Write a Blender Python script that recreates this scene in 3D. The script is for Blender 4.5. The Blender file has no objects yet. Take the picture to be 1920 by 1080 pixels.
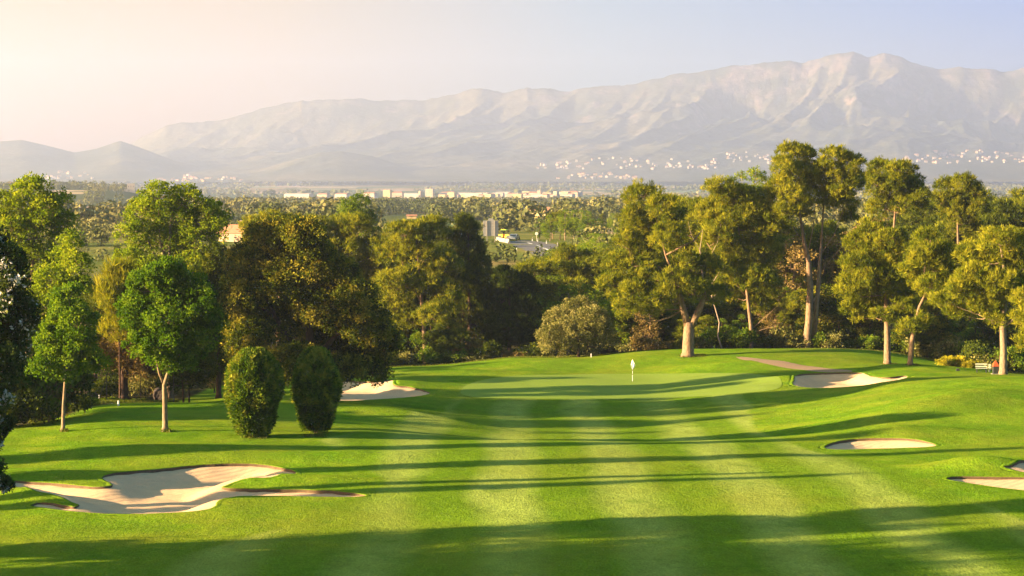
import bpy, bmesh, math, random
import numpy as np
from mathutils import Vector, geometry
R = math.radians
F = 3583.0          # focal length in pixels of a 1920 px wide picture (30 degrees across)
HR = 338.0          # the horizon's row in that picture
CZ = 20.0           # height of the camera
SUN_EL, SUN_AZ = 12.0, 13.0     # low sun from the left, slightly behind the camera
scn = bpy.context.scene
COL = scn.collection
rs = np.random.RandomState

# ------------------------------------------------------------------ noise
def _hash(ix, iy, seed):
    h = (ix.astype(np.int64) * 374761393 + iy.astype(np.int64) * 668265263 + seed * 1274126177) & 0x7fffffff
    h = ((h ^ (h >> 13)) * 1274126177) & 0x7fffffff
    h = h ^ (h >> 16)
    return (h & 0xffff) / 65535.0
def vnoise(x, y, seed=0):
    ix, iy = np.floor(x), np.floor(y)
    fx, fy = x - ix, y - iy
    fx = fx * fx * fx * (fx * (fx * 6 - 15) + 10); fy = fy * fy * fy * (fy * (fy * 6 - 15) + 10)
    a = _hash(ix, iy, seed); b = _hash(ix + 1, iy, seed); c = _hash(ix, iy + 1, seed); d = _hash(ix + 1, iy + 1, seed)
    return (a + (b - a) * fx) * (1 - fy) + (c + (d - c) * fx) * fy - 0.5
def fbm(x, y, octv=4, seed=0, gain=0.5):
    s = 0; a = 1.0
    for o in range(octv):
        ang = 0.6 * o
        xr = x * math.cos(ang) - y * math.sin(ang); yr = x * math.sin(ang) + y * math.cos(ang)
        s = s + a * vnoise(xr, yr, seed + o * 17); x = x * 2.03; y = y * 2.03; a *= gain
    return s
def ridged(x, y, octv=5, seed=0):
    s = 0; a = 1.0; t = 0
    for o in range(octv):
        n = 1 - np.abs(vnoise(x, y, seed + o * 31)) * 2
        s = s + a * n * n; t += a; x = x * 2.07 + 3.1; y = y * 2.07; a *= 0.5
    return s / t
def smooth(t):
    t = np.clip(t, 0, 1); return t * t * (3 - 2 * t)
def pchip(xs, ys, x):
    xs = np.asarray(xs, float); ys = np.asarray(ys, float)
    h = np.diff(xs); d = np.diff(ys) / h
    m = np.zeros_like(ys)
    for i in range(1, len(xs) - 1):
        if d[i-1] * d[i] > 0:
            w1 = 2 * h[i] + h[i-1]; w2 = h[i] + 2 * h[i-1]
            m[i] = (w1 + w2) / (w1 / d[i-1] + w2 / d[i])
    m[0] = d[0]; m[-1] = d[-1]
    x = np.clip(x, xs[0], xs[-1]); i = np.clip(np.searchsorted(xs, x) - 1, 0, len(xs) - 2)
    t = (x - xs[i]) / h[i]
    return ((2*t**3 - 3*t**2 + 1) * ys[i] + (t**3 - 2*t**2 + t) * h[i] * m[i] + (-2*t**3 + 3*t**2) * ys[i+1] + (t**3 - t**2) * h[i] * m[i+1])

# ------------------------------------------------------------------ the terrain: surveyed profiles (distance, sight row) on a fan of lines
NEAR = [(4, None), (60, None), (76, 1092), (90, 975), (105, 886)]
FAR = [(260, 600), (300, 545), (340, 502), (370, 480), (400, 460), (430, 450), (470, 446), (520, 442), (600, 432), (700, 422), (850, 412), (1000, 405), (1300, 398),
       (1700, 392), (2200, 386), (2800, 381), (3400, 377), (4000, 373.5), (5000, 365), (6500, 354), (8000, 347), (10000, 343), (17000, 341)]
PROF = {
 -400: [(112, 850), (118, 828), (122, 812), (128, 800), (140, 800), (200, 700)] ,
 0:    [(112, 849), (118, 828), (122, 812), (128, 799), (140, 797), (200, 700)],
 200:  [(112, 846), (119, 816), (124, 796), (130, 779), (138, 764), (146, 757), (156, 758), (200, 700)],
 370:  [(112, 848), (119, 818), (124, 800), (130, 782), (138, 766), (146, 757), (156, 758), (166, 752), (178, 738), (190, 724), (205, 716), (220, 712)],
 520:  [(112, 851), (118, 826), (124, 806), (132, 785), (140, 766), (150, 754), (160, 742), (172, 732), (185, 722), (200, 716), (215, 714)],
 700:  [(116, 836), (122, 816), (130, 801), (138, 786), (147, 766), (157, 749), (166, 734), (176, 716), (186, 703), (196, 694), (202, 692), (212, 700)],
 830:  [(116, 836), (121, 825), (130, 815), (138, 800), (148, 780), (158, 759), (168, 739), (180, 713), (190, 696), (199, 686), (205, 685), (214, 694)],
 960:  [(116, 836), (121, 826), (126, 826.5), (131, 826), (138, 812), (148, 789), (158, 765), (168, 742), (180, 715), (190, 695), (200, 675), (206, 671), (216, 680)],
 1110: [(116, 836), (121, 827), (126, 828), (131, 827), (138, 812), (148, 789), (158, 765), (168, 742), (180, 715), (190, 698), (200, 676), (207, 668), (216, 676)],
 1200: [(116, 836), (121, 827), (126, 828), (131, 827), (138, 811), (148, 788), (158, 765), (168, 742), (180, 715), (190, 697), (198, 672), (206, 657), (216, 664)],
 1450: [(116, 836), (121, 825), (130, 815), (140, 794), (150, 769), (160, 745), (170, 722), (180, 700), (192, 675), (204, 653), (215, 657)],
 1580: [(108, 872), (116, 841), (122, 822), (130, 804), (140, 778), (150, 752), (160, 732), (170, 718), (180, 700), (192, 676), (204, 653), (215, 658)],
 1700: [(108, 872), (116, 840), (122, 815), (130, 790), (140, 760), (150, 732), (160, 713), (168, 707), (180, 695), (190, 684), (204, 668), (212, 664)],
 1820: [(108, 872), (116, 840), (124, 808), (132, 776), (140, 746), (148, 724), (156, 709), (164, 706), (178, 698), (192, 690), (204, 692), (214, 700)],
 1920: [(108, 870), (116, 838), (124, 806), (132, 775), (140, 745), (148, 723), (156, 708), (165, 705), (177, 703), (192, 704), (204, 706)],
 2400: [(108, 870), (116, 838), (124, 806), (132, 775), (140, 745), (148, 723), (156, 708), (165, 705), (177, 703), (192, 704), (204, 706)],
}
LEFT_HILL = [(850, 412), (1100, 404), (1500, 391), (1900, 372), (2300, 356), (2500, 352), (2800, 354), (3400, 356), (4200, 361), (5000, 360), (6500, 353), (8000, 347), (10000, 343), (17000, 341)]
YG = np.concatenate([np.arange(4, 330, 0.5), np.geomspace(330, 17000, 420)])
def column(px):
    pts = [p for p in NEAR if p[1] is not None and p[0] < PROF[px][0][0]] + PROF[px]
    far = [p for p in FAR if p[0] < 850] + LEFT_HILL if px in (0, 200, -400) else FAR
    pts = pts + [p for p in far if p[0] > pts[-1][0] + 25]
    Y = np.array([4., 40., 60.] + [p[0] for p in pts]); z = np.array([-15.6, -15.7, -15.85] + [-(p[1] - HR) / F * p[0] for p in pts])
    near = pchip(Y, z, YG)
    k = np.exp(-0.5 * (np.arange(-10, 11) / 3.2) ** 2); k /= k.sum()     # 1.6 m smoothing on the course
    n = 652; pad = np.pad(near[:n + 12], (10, 10), 'edge')
    near[:n] = np.convolve(pad, k, 'valid')[:n]
    return near
PXC = sorted(PROF); TAB = np.array([column(p) for p in PXC])
PXG = np.arange(-400, 2401, 10.0)
TABD = np.empty((len(PXG), len(YG)))
for j in range(len(YG)): TABD[:, j] = pchip(PXC, TAB[:, j], PXG)
k = np.exp(-0.5 * (np.arange(-8, 9) / 3.0) ** 2); k /= k.sum()
TABD = np.apply_along_axis(lambda a: np.convolve(np.pad(a, 8, 'edge'), k, 'valid'), 0, TABD)
MOUNDS = []      # x, y, half width, half depth, height, turn
def base_h(X, Y):
    X = np.asarray(X, float); Y = np.clip(np.asarray(Y, float), 4.0, 16900.0)
    px = np.clip(960 + F * X / Y, -400, 2399.9)
    u = (px + 400) / 10.0; i = np.clip(u.astype(int), 0, len(PXG) - 2); fu = u - i
    j = np.clip(np.searchsorted(YG, Y, side='right') - 1, 0, len(YG) - 2); fv = (Y - YG[j]) / (YG[j + 1] - YG[j])
    z = (TABD[i, j] * (1 - fu) + TABD[i + 1, j] * fu) * (1 - fv) + (TABD[i, j + 1] * (1 - fu) + TABD[i + 1, j + 1] * fu) * fv
    return z + CZ
def hz(X, Y):
    X = np.asarray(X, float); Y = np.asarray(Y, float)
    z = base_h(X, Y)
    for (mx, my, a, b, h, t) in MOUNDS:
        c, s = math.cos(t), math.sin(t); dx = X - mx; dy = Y - my
        z = z + h * np.exp(-(((dx * c + dy * s) / a) ** 2 + ((-dx * s + dy * c) / b) ** 2))
    amp = np.interp(Y, [60, 80, 215, 260, 400, 600], [0.1, 0.16, 0.2, 0.4, 0.3, 0.0])
    wl = np.interp(Y, [0, 220, 400, 3000], [13, 13, 13, 13])
    z = z + amp * fbm(X / 13.0, Y / 11.0, 2, 5) * np.where(Y < 300, 1, 0.6)
    z = z + np.interp(Y, [0, 200, 300, 340, 500], [0.035, 0.05, 0.15, 0.1, 0.0]) * fbm(X / 2.3, Y / 3.1, 2, 9)
    return z
def hz1(x, y): return float(hz(np.array([x]), np.array([y]))[0])

# ------------------------------------------------------------------ mountains
MR = 12500.0
SIL = [(-900, 300), (-500, 285), (-200, 280), (0, 300), (140, 300), (245, 268), (280, 247), (310, 233), (345, 228), (400, 226), (450, 215), (500, 201), (560, 188), (620, 183), (700, 185), (800, 187), (850, 173), (885, 163), (900, 164), (940, 172),
       (990, 160), (1050, 170), (1100, 163), (1180, 158), (1260, 140), (1330, 128), (1400, 120), (1450, 112), (1500, 115), (1540, 108), (1565, 101), (1600, 96), (1628, 106), (1660, 100), (1690, 106), (1730, 122), (1770, 131), (1800, 126), (1850, 128),
       (1880, 133), (1925, 127), (2050, 140), (2300, 180), (2900, 260)]
SIL2 = [(-900, 290), (-300, 275), (0, 263), (40, 260), (80, 269), (140, 284), (180, 277), (225, 262), (250, 270), (330, 300), (450, 328), (520, 345), (3000, 345)]
SIL3 = [(-900, 345), (380, 345), (470, 322), (540, 300), (600, 284), (640, 281), (700, 291), (780, 318), (860, 338), (900, 330), (1000, 320), (1100, 326), (1180, 322), (1280, 312), (1400, 306), (1500, 302), (1600, 300), (1750, 296), (1900, 292), (2100, 300), (2900, 345)]
def sil(S, X, Y, yr):
    px = 960 + F * X / Y
    r = np.interp(px, [s[0] for s in S], [s[1] for s in S])
    return (HR - r) / F * yr
def mtn(X, Y):
    X = np.asarray(X, float); Y = np.asarray(Y, float)
    t = (Y - 8700) / (MR - 8700)
    wob = 500 * fbm(X / 2600, Y / 2600, 3, 71)
    Xs = X + 0.45 * (MR - Y) + wob            # spurs run down and to the right
    H = sil(SIL, X, Y, MR)
    spur = ridged(Xs / 900.0, Y / 5200.0, 4, 11); fine = ridged(Xs / 420.0, Y / 700.0, 6, 23)
    tt = np.clip(t, 0, 1)
    prof = tt ** 1.25
    cut = 1 - (0.54 * (1 - spur) + 0.26 * (1 - fine)) * smooth((1 - tt) / 0.18) 
    z = H * prof * cut * np.where(t > 1, np.clip(1 - (t - 1) * 1.6, 0, 1), 1)
    z = z + 6 * fbm(X / 90.0, Y / 120.0, 3, 3) * smooth(tt * 6)
    # the nearer, lower hills
    for S, yr, w, sd in ((SIL2, 10300.0, 1500.0, 41), (SIL3, 9700.0, 1300.0, 53)):
        Hs = sil(S, X, Y, yr); q = (Y - yr) / w
        f = np.where(q < 0, np.exp(-(q * 1.25) ** 2 * 1.6), np.exp(-(q * 1.1) ** 2))
        c = 1 - 0.42 * (1 - ridged((X + 0.4 * (yr - Y)) / 620.0, Y / 2600.0, 4, sd)) * smooth(np.abs(q) * 3)
        z = np.maximum(z, Hs * f * c)
    z = z + (16 * fbm(X / 130.0, Y / 400.0, 4, 91) + 8 * ridged(X / 70.0, Y / 300.0, 3, 92) - 4) * smooth((tt - 0.75) * 5)
    return CZ + z - 6.0
def allh(X, Y):
    g = hz(X, Y); m = np.where(np.asarray(Y) > 8000, mtn(X, Y), -1e3)
    return np.maximum(g, m)
YM = np.concatenate([np.arange(60, 230, 0.25), np.geomspace(230, 14500, 2600)])
def at(px, row, ymin=60, ymax=14500):
    """where the sight line through that pixel first meets the terrain"""
    Y = YM[(YM >= ymin) & (YM <= ymax)]
    X = (px - 960) / F * Y; rz = CZ - (row - HR) / F * Y
    d = allh(X, Y) - rz
    i = np.argmax(d > 0)
    if not d.max() > 0: i = int(np.argmax(d))
    y = float(Y[i])
    if i > 0 and d[i] > 0:
        a = d[i - 1]; b = d[i]
        if a < 0: y = float(Y[i - 1] + (Y[i] - Y[i - 1]) * (-a) / (b - a))
    x = (px - 960) / F * y
    return x, y, float(allh(np.array([x]), np.array([y]))[0])
def P(px, row, Y): return np.array([(px - 960) / F * Y, Y, CZ - (row - HR) / F * Y])

# mounds that shape the course (placed on the sight line's ground distance)
for (px, row, a, b, h, t) in [
    (60, 893, 5.0, 1.6, 0.42, 0.0), (530, 903, 4.2, 1.1, 0.42, 0.0), (60, 930, 2.6, 1.5, 0.4, -0.3), (640, 860, 9, 1.9, 0.35, 0.1), (300, 845, 11, 2.2, 0.35, 0.05),
    (1840, 880, 3.2, 1.7, 0.75, 0.0), (1650, 812, 5.5, 2.0, 0.45, 0.0), (760, 790, 7, 2.6, 0.5, -0.25), (690, 770, 9, 2.4, 0.35, -0.2), (1050, 683, 9, 3.4, 0.45, 0.1), (1330, 690, 8, 3.0, 0.5, 0.0),
    (1690, 692, 5, 2.4, 0.5, 0), (1820, 745, 7, 3, 0.5, 0.5), (1700, 770, 8, 3, 0.45, 0.5), (770, 722, 4, 2.4, 0.4, 0), (1480, 712, 2.5, 2.0, 0.35, 0), (830, 700, 8, 3, 0.4, 0)]:
    x, y, z = at(px, row); MOUNDS.append((x, y, a, b, h, t))

# ------------------------------------------------------------------ materials
def newmat(name):
    m = bpy.data.materials.new(name); m.use_nodes = True
    nt = m.node_tree; nt.nodes.clear(); out = nt.nodes.new('ShaderNodeOutputMaterial')
    return m, nt, out
class N:
    def __init__(s, nt): s.nt = nt; s.L = nt.links.new
    def n(s, t, **kw):
        o = s.nt.nodes.new(t)
        for k_, v in kw.items():
            if k_ in o.inputs.keys() if hasattr(o.inputs, 'keys') else False: pass
            setattr(o, k_, v)
        return o
    def link(s, a, b): s.L(a, b)
    def pos(s): return s.n('ShaderNodeNewGeometry').outputs['Position']
    def mapping(s, vec, scale, loc=(0, 0, 0), rot=(0, 0, 0)):
        m = s.n('ShaderNodeMapping'); s.L(vec, m.inputs['Vector']); m.inputs['Scale'].default_value = scale; m.inputs['Location'].default_value = loc; m.inputs['Rotation'].default_value = rot
        return m.outputs[0]
    def noise(s, vec, scale, detail=3, rough=0.55, dist=0):
        m = s.n('ShaderNodeTexNoise'); s.L(vec, m.inputs['Vector']); m.inputs['Scale'].default_value = scale; m.inputs['Detail'].default_value = detail; m.inputs['Roughness'].default_value = rough; m.inputs['Distortion'].default_value = dist
        return m.outputs['Fac']
    def ramp(s, fac, stops, interp='LINEAR'):
        r = s.n('ShaderNodeValToRGB'); r.color_ramp.interpolation = interp
        el = r.color_ramp.elements
        while len(el) < len(stops): el.new(0.5)
        for e, (p, c) in zip(el, stops): e.position = p; e.color = (c[0], c[1], c[2], 1) if hasattr(c, '__len__') else (c, c, c, 1)
        s.L(fac, r.inputs['Fac']); return r.outputs['Color']
    def mix(s, fac, a, b, mode='MIX'):
        m = s.n('ShaderNodeMix'); m.data_type = 'RGBA'; m.blend_type = mode
        for sock, v in ((m.inputs[0], fac), (m.inputs[6], a), (m.inputs[7], b)):
            if hasattr(v, 'is_linked') or hasattr(v, 'links'): s.L(v, sock)
            elif hasattr(v, '__len__'): sock.default_value = (v[0], v[1], v[2], 1)
            else: sock.default_value = v
        return m.outputs[2]
    def math(s, op, a, b=0.0, clamp=False):
        m = s.n('ShaderNodeMath'); m.operation = op; m.use_clamp = clamp
        for sock, v in ((m.inputs[0], a), (m.inputs[1], b)):
            if hasattr(v, 'links'): s.L(v, sock)
            else: sock.default_value = v
        return m.outputs[0]
    def attr(s, name): 
        a = s.n('ShaderNodeAttribute'); a.attribute_name = name; return a
    def bsdf(s, col, rough=0.8, bump=None, bstr=0.3, bdist=0.05, spec=0.3, metal=0.0):
        b = s.n('ShaderNodeBsdfPrincipled')
        if hasattr(col, 'links'): s.L(col, b.inputs['Base Color'])
        else: b.inputs['Base Color'].default_value = (*col, 1)
        b.inputs['Roughness'].default_value = rough; b.inputs['Specular IOR Level'].default_value = spec; b.inputs['Metallic'].default_value = metal
        if bump is not None:
            n = s.n('ShaderNodeBump'); n.inputs['Strength'].default_value = bstr; n.inputs['Distance'].default_value = bdist; s.L(bump, n.inputs['Height']); s.L(n.outputs[0], b.inputs['Normal'])
        return b.outputs[0]
MAT = {}
def simple(name, col, rough=0.7, var=0.15, scale=3.0, bump=0.0, spec=0.3, metal=0.0):
    m, nt, out = newmat(name); g = N(nt)
    tc = g.n('ShaderNodeTexCoord').outputs['Object']
    f = g.noise(tc, scale, 4)
    c = g.mix(f, tuple(x * (1 - var) for x in col), tuple(min(1, x * (1 + var)) for x in col))
    g.link(g.bsdf(c, rough, f if bump else None, bump, 0.02, spec, metal), out.inputs[0]); MAT[name] = m; return m
def leafmat(name, stops, trans=0.32, rough=0.55, gloss=0.0, big=0.35):
    """leaf colour by the leaf's own tone plus slow drift through the crown"""
    m, nt, out = newmat(name); g = N(nt)
    v = g.attr('tone').outputs['Fac']
    tc = g.n('ShaderNodeTexCoord').outputs['Object']
    nz = g.noise(tc, 0.45, 2)
    v2 = g.math('ADD', v, g.math('MULTIPLY', g.math('SUBTRACT', nz, 0.5), big), True)
    c = g.ramp(v2, stops)
    d = g.n('ShaderNodeBsdfDiffuse'); g.link(c, d.inputs[0])
    t = g.n('ShaderNodeBsdfTranslucent'); g.link(g.mix(1.0, c, (1.25, 1.2, 0.5), 'MULTIPLY'), t.inputs[0])
    mx = g.n('ShaderNodeMixShader'); mx.inputs[0].default_value = trans; g.link(d.outputs[0], mx.inputs[1]); g.link(t.outputs[0], mx.inputs[2])
    o = mx.outputs[0]
    if gloss:
        gl = g.n('ShaderNodeBsdfGlossy'); gl.inputs['Roughness'].default_value = 0.45; gl.inputs[0].default_value = (0.9, 0.9, 0.9, 1)
        m2 = g.n('ShaderNodeMixShader'); m2.inputs[0].default_value = gloss; g.link(o, m2.inputs[1]); g.link(gl.outputs[0], m2.inputs[2]); o = m2.outputs[0]
    g.link(o, out.inputs[0]); MAT[name] = m; return m
def barkmat(name, a, b, sc=1.0):
    m, nt, out = newmat(name); g = N(nt)
    tc = g.n('ShaderNodeTexCoord').outputs['Object']
    f = g.noise(g.mapping(tc, (5 * sc, 5 * sc, 1.3 * sc)), 2.0, 5, 0.65)
    c = g.ramp(f, [(0.3, a), (0.62, b)])
    g.link(g.bsdf(c, 0.9, f, 0.7, 0.06, 0.1), out.inputs[0]); MAT[name] = m; return m

# turf: rough, fairway with mowing stripes, and the paler fringe, mixed by the survey attributes
def turf_mat():
    m, nt, out = newmat('turf'); g = N(nt)
    p = g.pos()
    sep = g.n('ShaderNodeSeparateXYZ'); g.link(p, sep.inputs[0])
    fair = g.attr('fairway').outputs['Fac']; wild = g.attr('wild').outputs['Fac']
    n1 = g.noise(p, 0.22, 4, 0.6); n2 = g.noise(p, 2.2, 4, 0.7); n3 = g.noise(g.mapping(p, (9, 4, 9)), 1.0, 4, 0.75)
    rough = g.ramp(n1, [(0.3, (0.070, 0.165, 0.006)), (0.5, (0.108, 0.200, 0.008)), (0.68, (0.165, 0.225, 0.014))])
    rough = g.mix(g.math('MULTIPLY', g.math('SUBTRACT', n2, 0.42), 0.9, True), rough, (0.18, 0.21, 0.03))
    # mowing stripes: soft bands of leaning blades running away from the tee
    warp = g.noise(p, 0.05, 2)
    xx = g.math('ADD', sep.outputs[0], g.math('MULTIPLY', g.math('SUBTRACT', warp, 0.5), 3.0))
    st = g.math('SINE', g.math('ADD', g.math('MULTIPLY', xx, 2 * math.pi / 6.1), 1.55))
    st = g.math('ADD', g.math('MULTIPLY', st, 0.5), 0.5)
    st = g.math('MULTIPLY', st, g.noise(g.mapping(p, (0.16, 0.05, 0.1)), 1.0, 2))
    stf = g.ramp(st, [(0.12, 0), (0.48, 1)])
    fw = g.mix(stf, (0.088, 0.176, 0.008), (0.230, 0.298, 0.062))
    fw = g.mix(g.math('MULTIPLY', n1, 0.5), fw, (0.165, 0.222, 0.018))
    c = g.mix(fair, rough, fw)
    fine = g.ramp(n3, [(0.28, 0.68), (0.5, 1.0), (0.72, 1.32)])
    mot = g.ramp(g.noise(g.mapping(p, (0.9, 0.45, 0.9)), 1.0, 5, 0.7), [(0.3, 0.80), (0.5, 1.0), (0.7, 1.18)]); c = g.mix(1.0, c, mot, 'MULTIPLY')
    c = g.mix(1.0, c, fine, 'MULTIPLY')
    big = g.noise(p, 0.075, 4, 0.6); c = g.mix(g.ramp(big, [(0.45, 0), (0.68, 0.42)]), c, (0.185, 0.195, 0.022)); c = g.mix(g.ramp(g.noise(g.mapping(p, (0.35, 0.35, 1), (40, 9, 0)), 1.0, 5, 0.7), [(0.56, 0), (0.66, 0.35)]), c, (0.055, 0.130, 0.008))
    # dry tips and clover specks
    sp = g.noise(p, 11.0, 2, 0.5)
    c = g.mix(g.ramp(sp, [(0.765, 0), (0.80, 0.8)]), c, (0.55, 0.56, 0.45))
    # wild ground beyond the course: litter and dry grass under the trees, farmland in the valley
    pw = g.mapping(p, (0.0035, 0.0016, 1))
    vo = g.n('ShaderNodeTexVoronoi'); vo.voronoi_dimensions = '2D'; vo.feature = 'F1'; vo.inputs['Randomness'].default_value = 0.9; g.link(pw, vo.inputs['Vector']); vo.inputs['Scale'].default_value = 1.0
    fs = g.n('ShaderNodeSeparateColor'); g.link(vo.outputs['Color'], fs.inputs[0])
    field = g.ramp(fs.outputs[0], [(0.0, (0.10, 0.12, 0.035)), (0.24, (0.085, 0.10, 0.035)), (0.40, (0.26, 0.17, 0.07)), (0.54, (0.075, 0.12, 0.025)), (0.68, (0.34, 0.23, 0.10)), (0.80, (0.06, 0.085, 0.02)), (0.9, (0.22, 0.13, 0.07))], 'CONSTANT')
    field = g.mix(g.ramp(g.noise(p, 0.02, 4, 0.6), [(0.45, 0), (0.55, 0.6)]), field, (0.085, 0.10, 0.035))
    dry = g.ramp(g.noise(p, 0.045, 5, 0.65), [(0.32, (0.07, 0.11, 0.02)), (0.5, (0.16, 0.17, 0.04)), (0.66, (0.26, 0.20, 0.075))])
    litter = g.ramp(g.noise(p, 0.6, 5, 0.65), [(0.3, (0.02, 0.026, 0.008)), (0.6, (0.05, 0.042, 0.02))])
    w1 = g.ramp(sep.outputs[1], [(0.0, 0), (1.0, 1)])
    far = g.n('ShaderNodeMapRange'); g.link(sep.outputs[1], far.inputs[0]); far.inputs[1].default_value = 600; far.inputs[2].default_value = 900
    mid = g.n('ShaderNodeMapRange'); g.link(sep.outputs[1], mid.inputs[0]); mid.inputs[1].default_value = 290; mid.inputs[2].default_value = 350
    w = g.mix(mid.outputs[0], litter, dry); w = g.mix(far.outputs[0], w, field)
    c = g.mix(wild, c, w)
    bmp = g.math('ADD', g.math('MULTIPLY', n3, 0.5), g.math('MULTIPLY', n2, 0.8))
    g.link(g.bsdf(c, 0.95, bmp, 0.75, 0.12, 0.0), out.inputs[0]); MAT['turf'] = m
turf_mat()
def green_mat():
    m, nt, out = newmat('green_turf'); g = N(nt); p = g.pos()
    n1 = g.noise(p, 0.3, 3); n3 = g.noise(p, 7.0, 3)
    c = g.mix(n1, (0.150, 0.235, 0.030), (0.195, 0.262, 0.046)); c = g.mix(1.0, c, g.ramp(n3, [(0.3, 0.9), (0.7, 1.1)]), 'MULTIPLY')
    g.link(g.bsdf(c, 0.9, n3, 0.25, 0.03, 0.02), out.inputs[0]); MAT['green_turf'] = m
green_mat()
def sand_mat():
    m, nt, out = newmat('sand'); g = N(nt); p = g.pos()
    n1 = g.noise(p, 0.8, 4); n2 = g.noise(p, 14.0, 3, 0.7)
    rake = g.n('ShaderNodeTexWave'); rake.wave_type = 'BANDS'; g.link(g.mapping(p, (0.5, 3.2, 1), rot=(0, 0, 0.25)), rake.inputs[0]); rake.inputs['Scale'].default_value = 0.9; rake.inputs['Distortion'].default_value = 3.0; rake.inputs['Detail'].default_value = 2
    c = g.mix(n1, (0.50, 0.345, 0.215), (0.62, 0.43, 0.27)); c = g.mix(1.0, c, g.ramp(n2, [(0.25, 0.86), (0.7, 1.06)]), 'MULTIPLY')
    b = g.math('ADD', g.math('MULTIPLY', n2, 0.4), g.math('MULTIPLY', rake.outputs['Fac'], 0.35))
    g.link(g.bsdf(c, 0.95, b, 0.55, 0.07, 0.0), out.inputs[0]); MAT['sand'] = m
sand_mat()
def mtn_mat():
    m, nt, out = newmat('mountain'); g = N(nt); p = g.pos()
    n1 = g.noise(p, 0.0016, 6, 0.62); n2 = g.noise(p, 0.006, 6, 0.7); n3 = g.noise(p, 0.03, 4, 0.7)
    c = g.ramp(n1, [(0.35, (0.045, 0.055, 0.026)), (0.5, (0.085, 0.083, 0.042)), (0.65, (0.15, 0.125, 0.065))])
    geo = g.n('ShaderNodeNewGeometry'); sp = g.n('ShaderNodeSeparateXYZ'); g.link(geo.outputs['Normal'], sp.inputs[0])
    steep = g.math('SUBTRACT', 1.0, sp.outputs[2])
    pz = g.n('ShaderNodeSeparateXYZ'); g.link(p, pz.inputs[0])
    hi = g.n('ShaderNodeMapRange'); g.link(pz.outputs[2], hi.inputs[0]); hi.inputs[1].default_value = 60; hi.inputs[2].default_value = 800; hi.inputs[3].default_value = 0.0; hi.inputs[4].default_value = 0.20
    rk = g.math('ADD', g.math('ADD', n2, g.math('MULTIPLY', steep, 0.35)), hi.outputs[0])
    rk = g.ramp(rk, [(0.70, 0), (0.82, 1)])
    rock = g.mix(n3, (0.10, 0.075, 0.06), (0.26, 0.20, 0.155))
    c = g.mix(rk, c, rock)
    c = g.mix(1.0, c, g.ramp(n3, [(0.32, 0.55), (0.68, 1.45)]), 'MULTIPLY')
    g.link(g.bsdf(c, 0.95, g.math('ADD', n2, g.math('MULTIPLY', n3, 0.5)), 0.7, 18.0, 0.0), out.inputs[0]); MAT['mountain'] = m
mtn_mat()
simple('path', (0.26, 0.175, 0.11), 0.9, 0.2, 3); simple('soil', (0.10, 0.065, 0.035), 0.95, 0.5, 6, 0.6); simple('asphalt', (0.12, 0.115, 0.12), 0.85, 0.2, 1.5)
simple('white_paint', (0.70, 0.69, 0.66), 0.6, 0.06); simple('off_white', (0.62, 0.58, 0.50), 0.7, 0.1); simple('dark_metal', (0.03, 0.035, 0.035), 0.5, 0.2)
simple('grey_metal', (0.42, 0.41, 0.38), 0.5, 0.08, 1.0, 0, 0.4, 0.3); simple('yellow_paint', (0.75, 0.42, 0.02), 0.45, 0.1); simple('lime_paint', (0.35, 0.55, 0.05), 0.5, 0.1)
simple('rubber', (0.02, 0.02, 0.02), 0.8); simple('car_paint', (0.30, 0.34, 0.40), 0.3, 0.05, 1, 0, 0.6, 0.4); simple('glass_dark', (0.03, 0.04, 0.05), 0.1, 0.1, 1, 0, 0.8)
simple('concrete', (0.30, 0.28, 0.25), 0.9, 0.15, 2.0, 0.2); simple('bench_paint', (0.34, 0.38, 0.30), 0.6, 0.1); simple('rust_paint', (0.36, 0.075, 0.025), 0.6, 0.25, 2)
simple('stone_wall', (0.36, 0.27, 0.19), 0.9, 0.3, 1.4, 0.5); simple('roof_tile', (0.36, 0.17, 0.10), 0.85, 0.3, 2.5, 0.4); simple('render_cream', (0.46, 0.36, 0.25), 0.85, 0.06, 0.1)
simple('render_white', (0.46, 0.40, 0.33), 0.85, 0.05, 0.1); simple('render_yellow', (0.55, 0.41, 0.20), 0.85, 0.06, 0.1); simple('window_dark', (0.07, 0.08, 0.09), 0.3, 0.2, 1)
simple('flag_cloth', (0.85, 0.85, 0.82), 0.7, 0.03); simple('black_paint', (0.02, 0.02, 0.02), 0.5); simple('wood_pole', (0.16, 0.12, 0.08), 0.9, 0.3, 4)
simple('sign_red', (0.5, 0.03, 0.02), 0.5, 0.05); simple('purple_stump', (0.035, 0.027, 0.027), 0.95, 0.4, 1.5, 0.6); simple('core_dark', (0.018, 0.03, 0.010), 0.95, 0.4, 3)
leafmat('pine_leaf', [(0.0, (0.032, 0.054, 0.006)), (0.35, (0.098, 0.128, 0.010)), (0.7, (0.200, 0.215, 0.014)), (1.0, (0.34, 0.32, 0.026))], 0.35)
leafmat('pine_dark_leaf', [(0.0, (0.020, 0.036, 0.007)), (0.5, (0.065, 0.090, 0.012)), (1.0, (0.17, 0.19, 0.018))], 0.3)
leafmat('dry_leaf', [(0.0, (0.07, 0.052, 0.02)), (0.5, (0.17, 0.13, 0.04)), (1.0, (0.30, 0.20, 0.07))], 0.2)
leafmat('poplar_leaf', [(0.0, (0.036, 0.078, 0.005)), (0.4, (0.115, 0.185, 0.008)), (0.8, (0.22, 0.28, 0.012)), (1.0, (0.30, 0.33, 0.025))], 0.42)
leafmat('maple_leaf', [(0.0, (0.022, 0.060, 0.004)), (0.5, (0.070, 0.145, 0.008)), (1.0, (0.17, 0.25, 0.018))], 0.42)
leafmat('oak_leaf', [(0.0, (0.022, 0.038, 0.006)), (0.40, (0.085, 0.108, 0.011)), (0.66, (0.20, 0.185, 0.018)), (1.0, (0.30, 0.25, 0.035))], 0.25, big=0.5)
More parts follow.
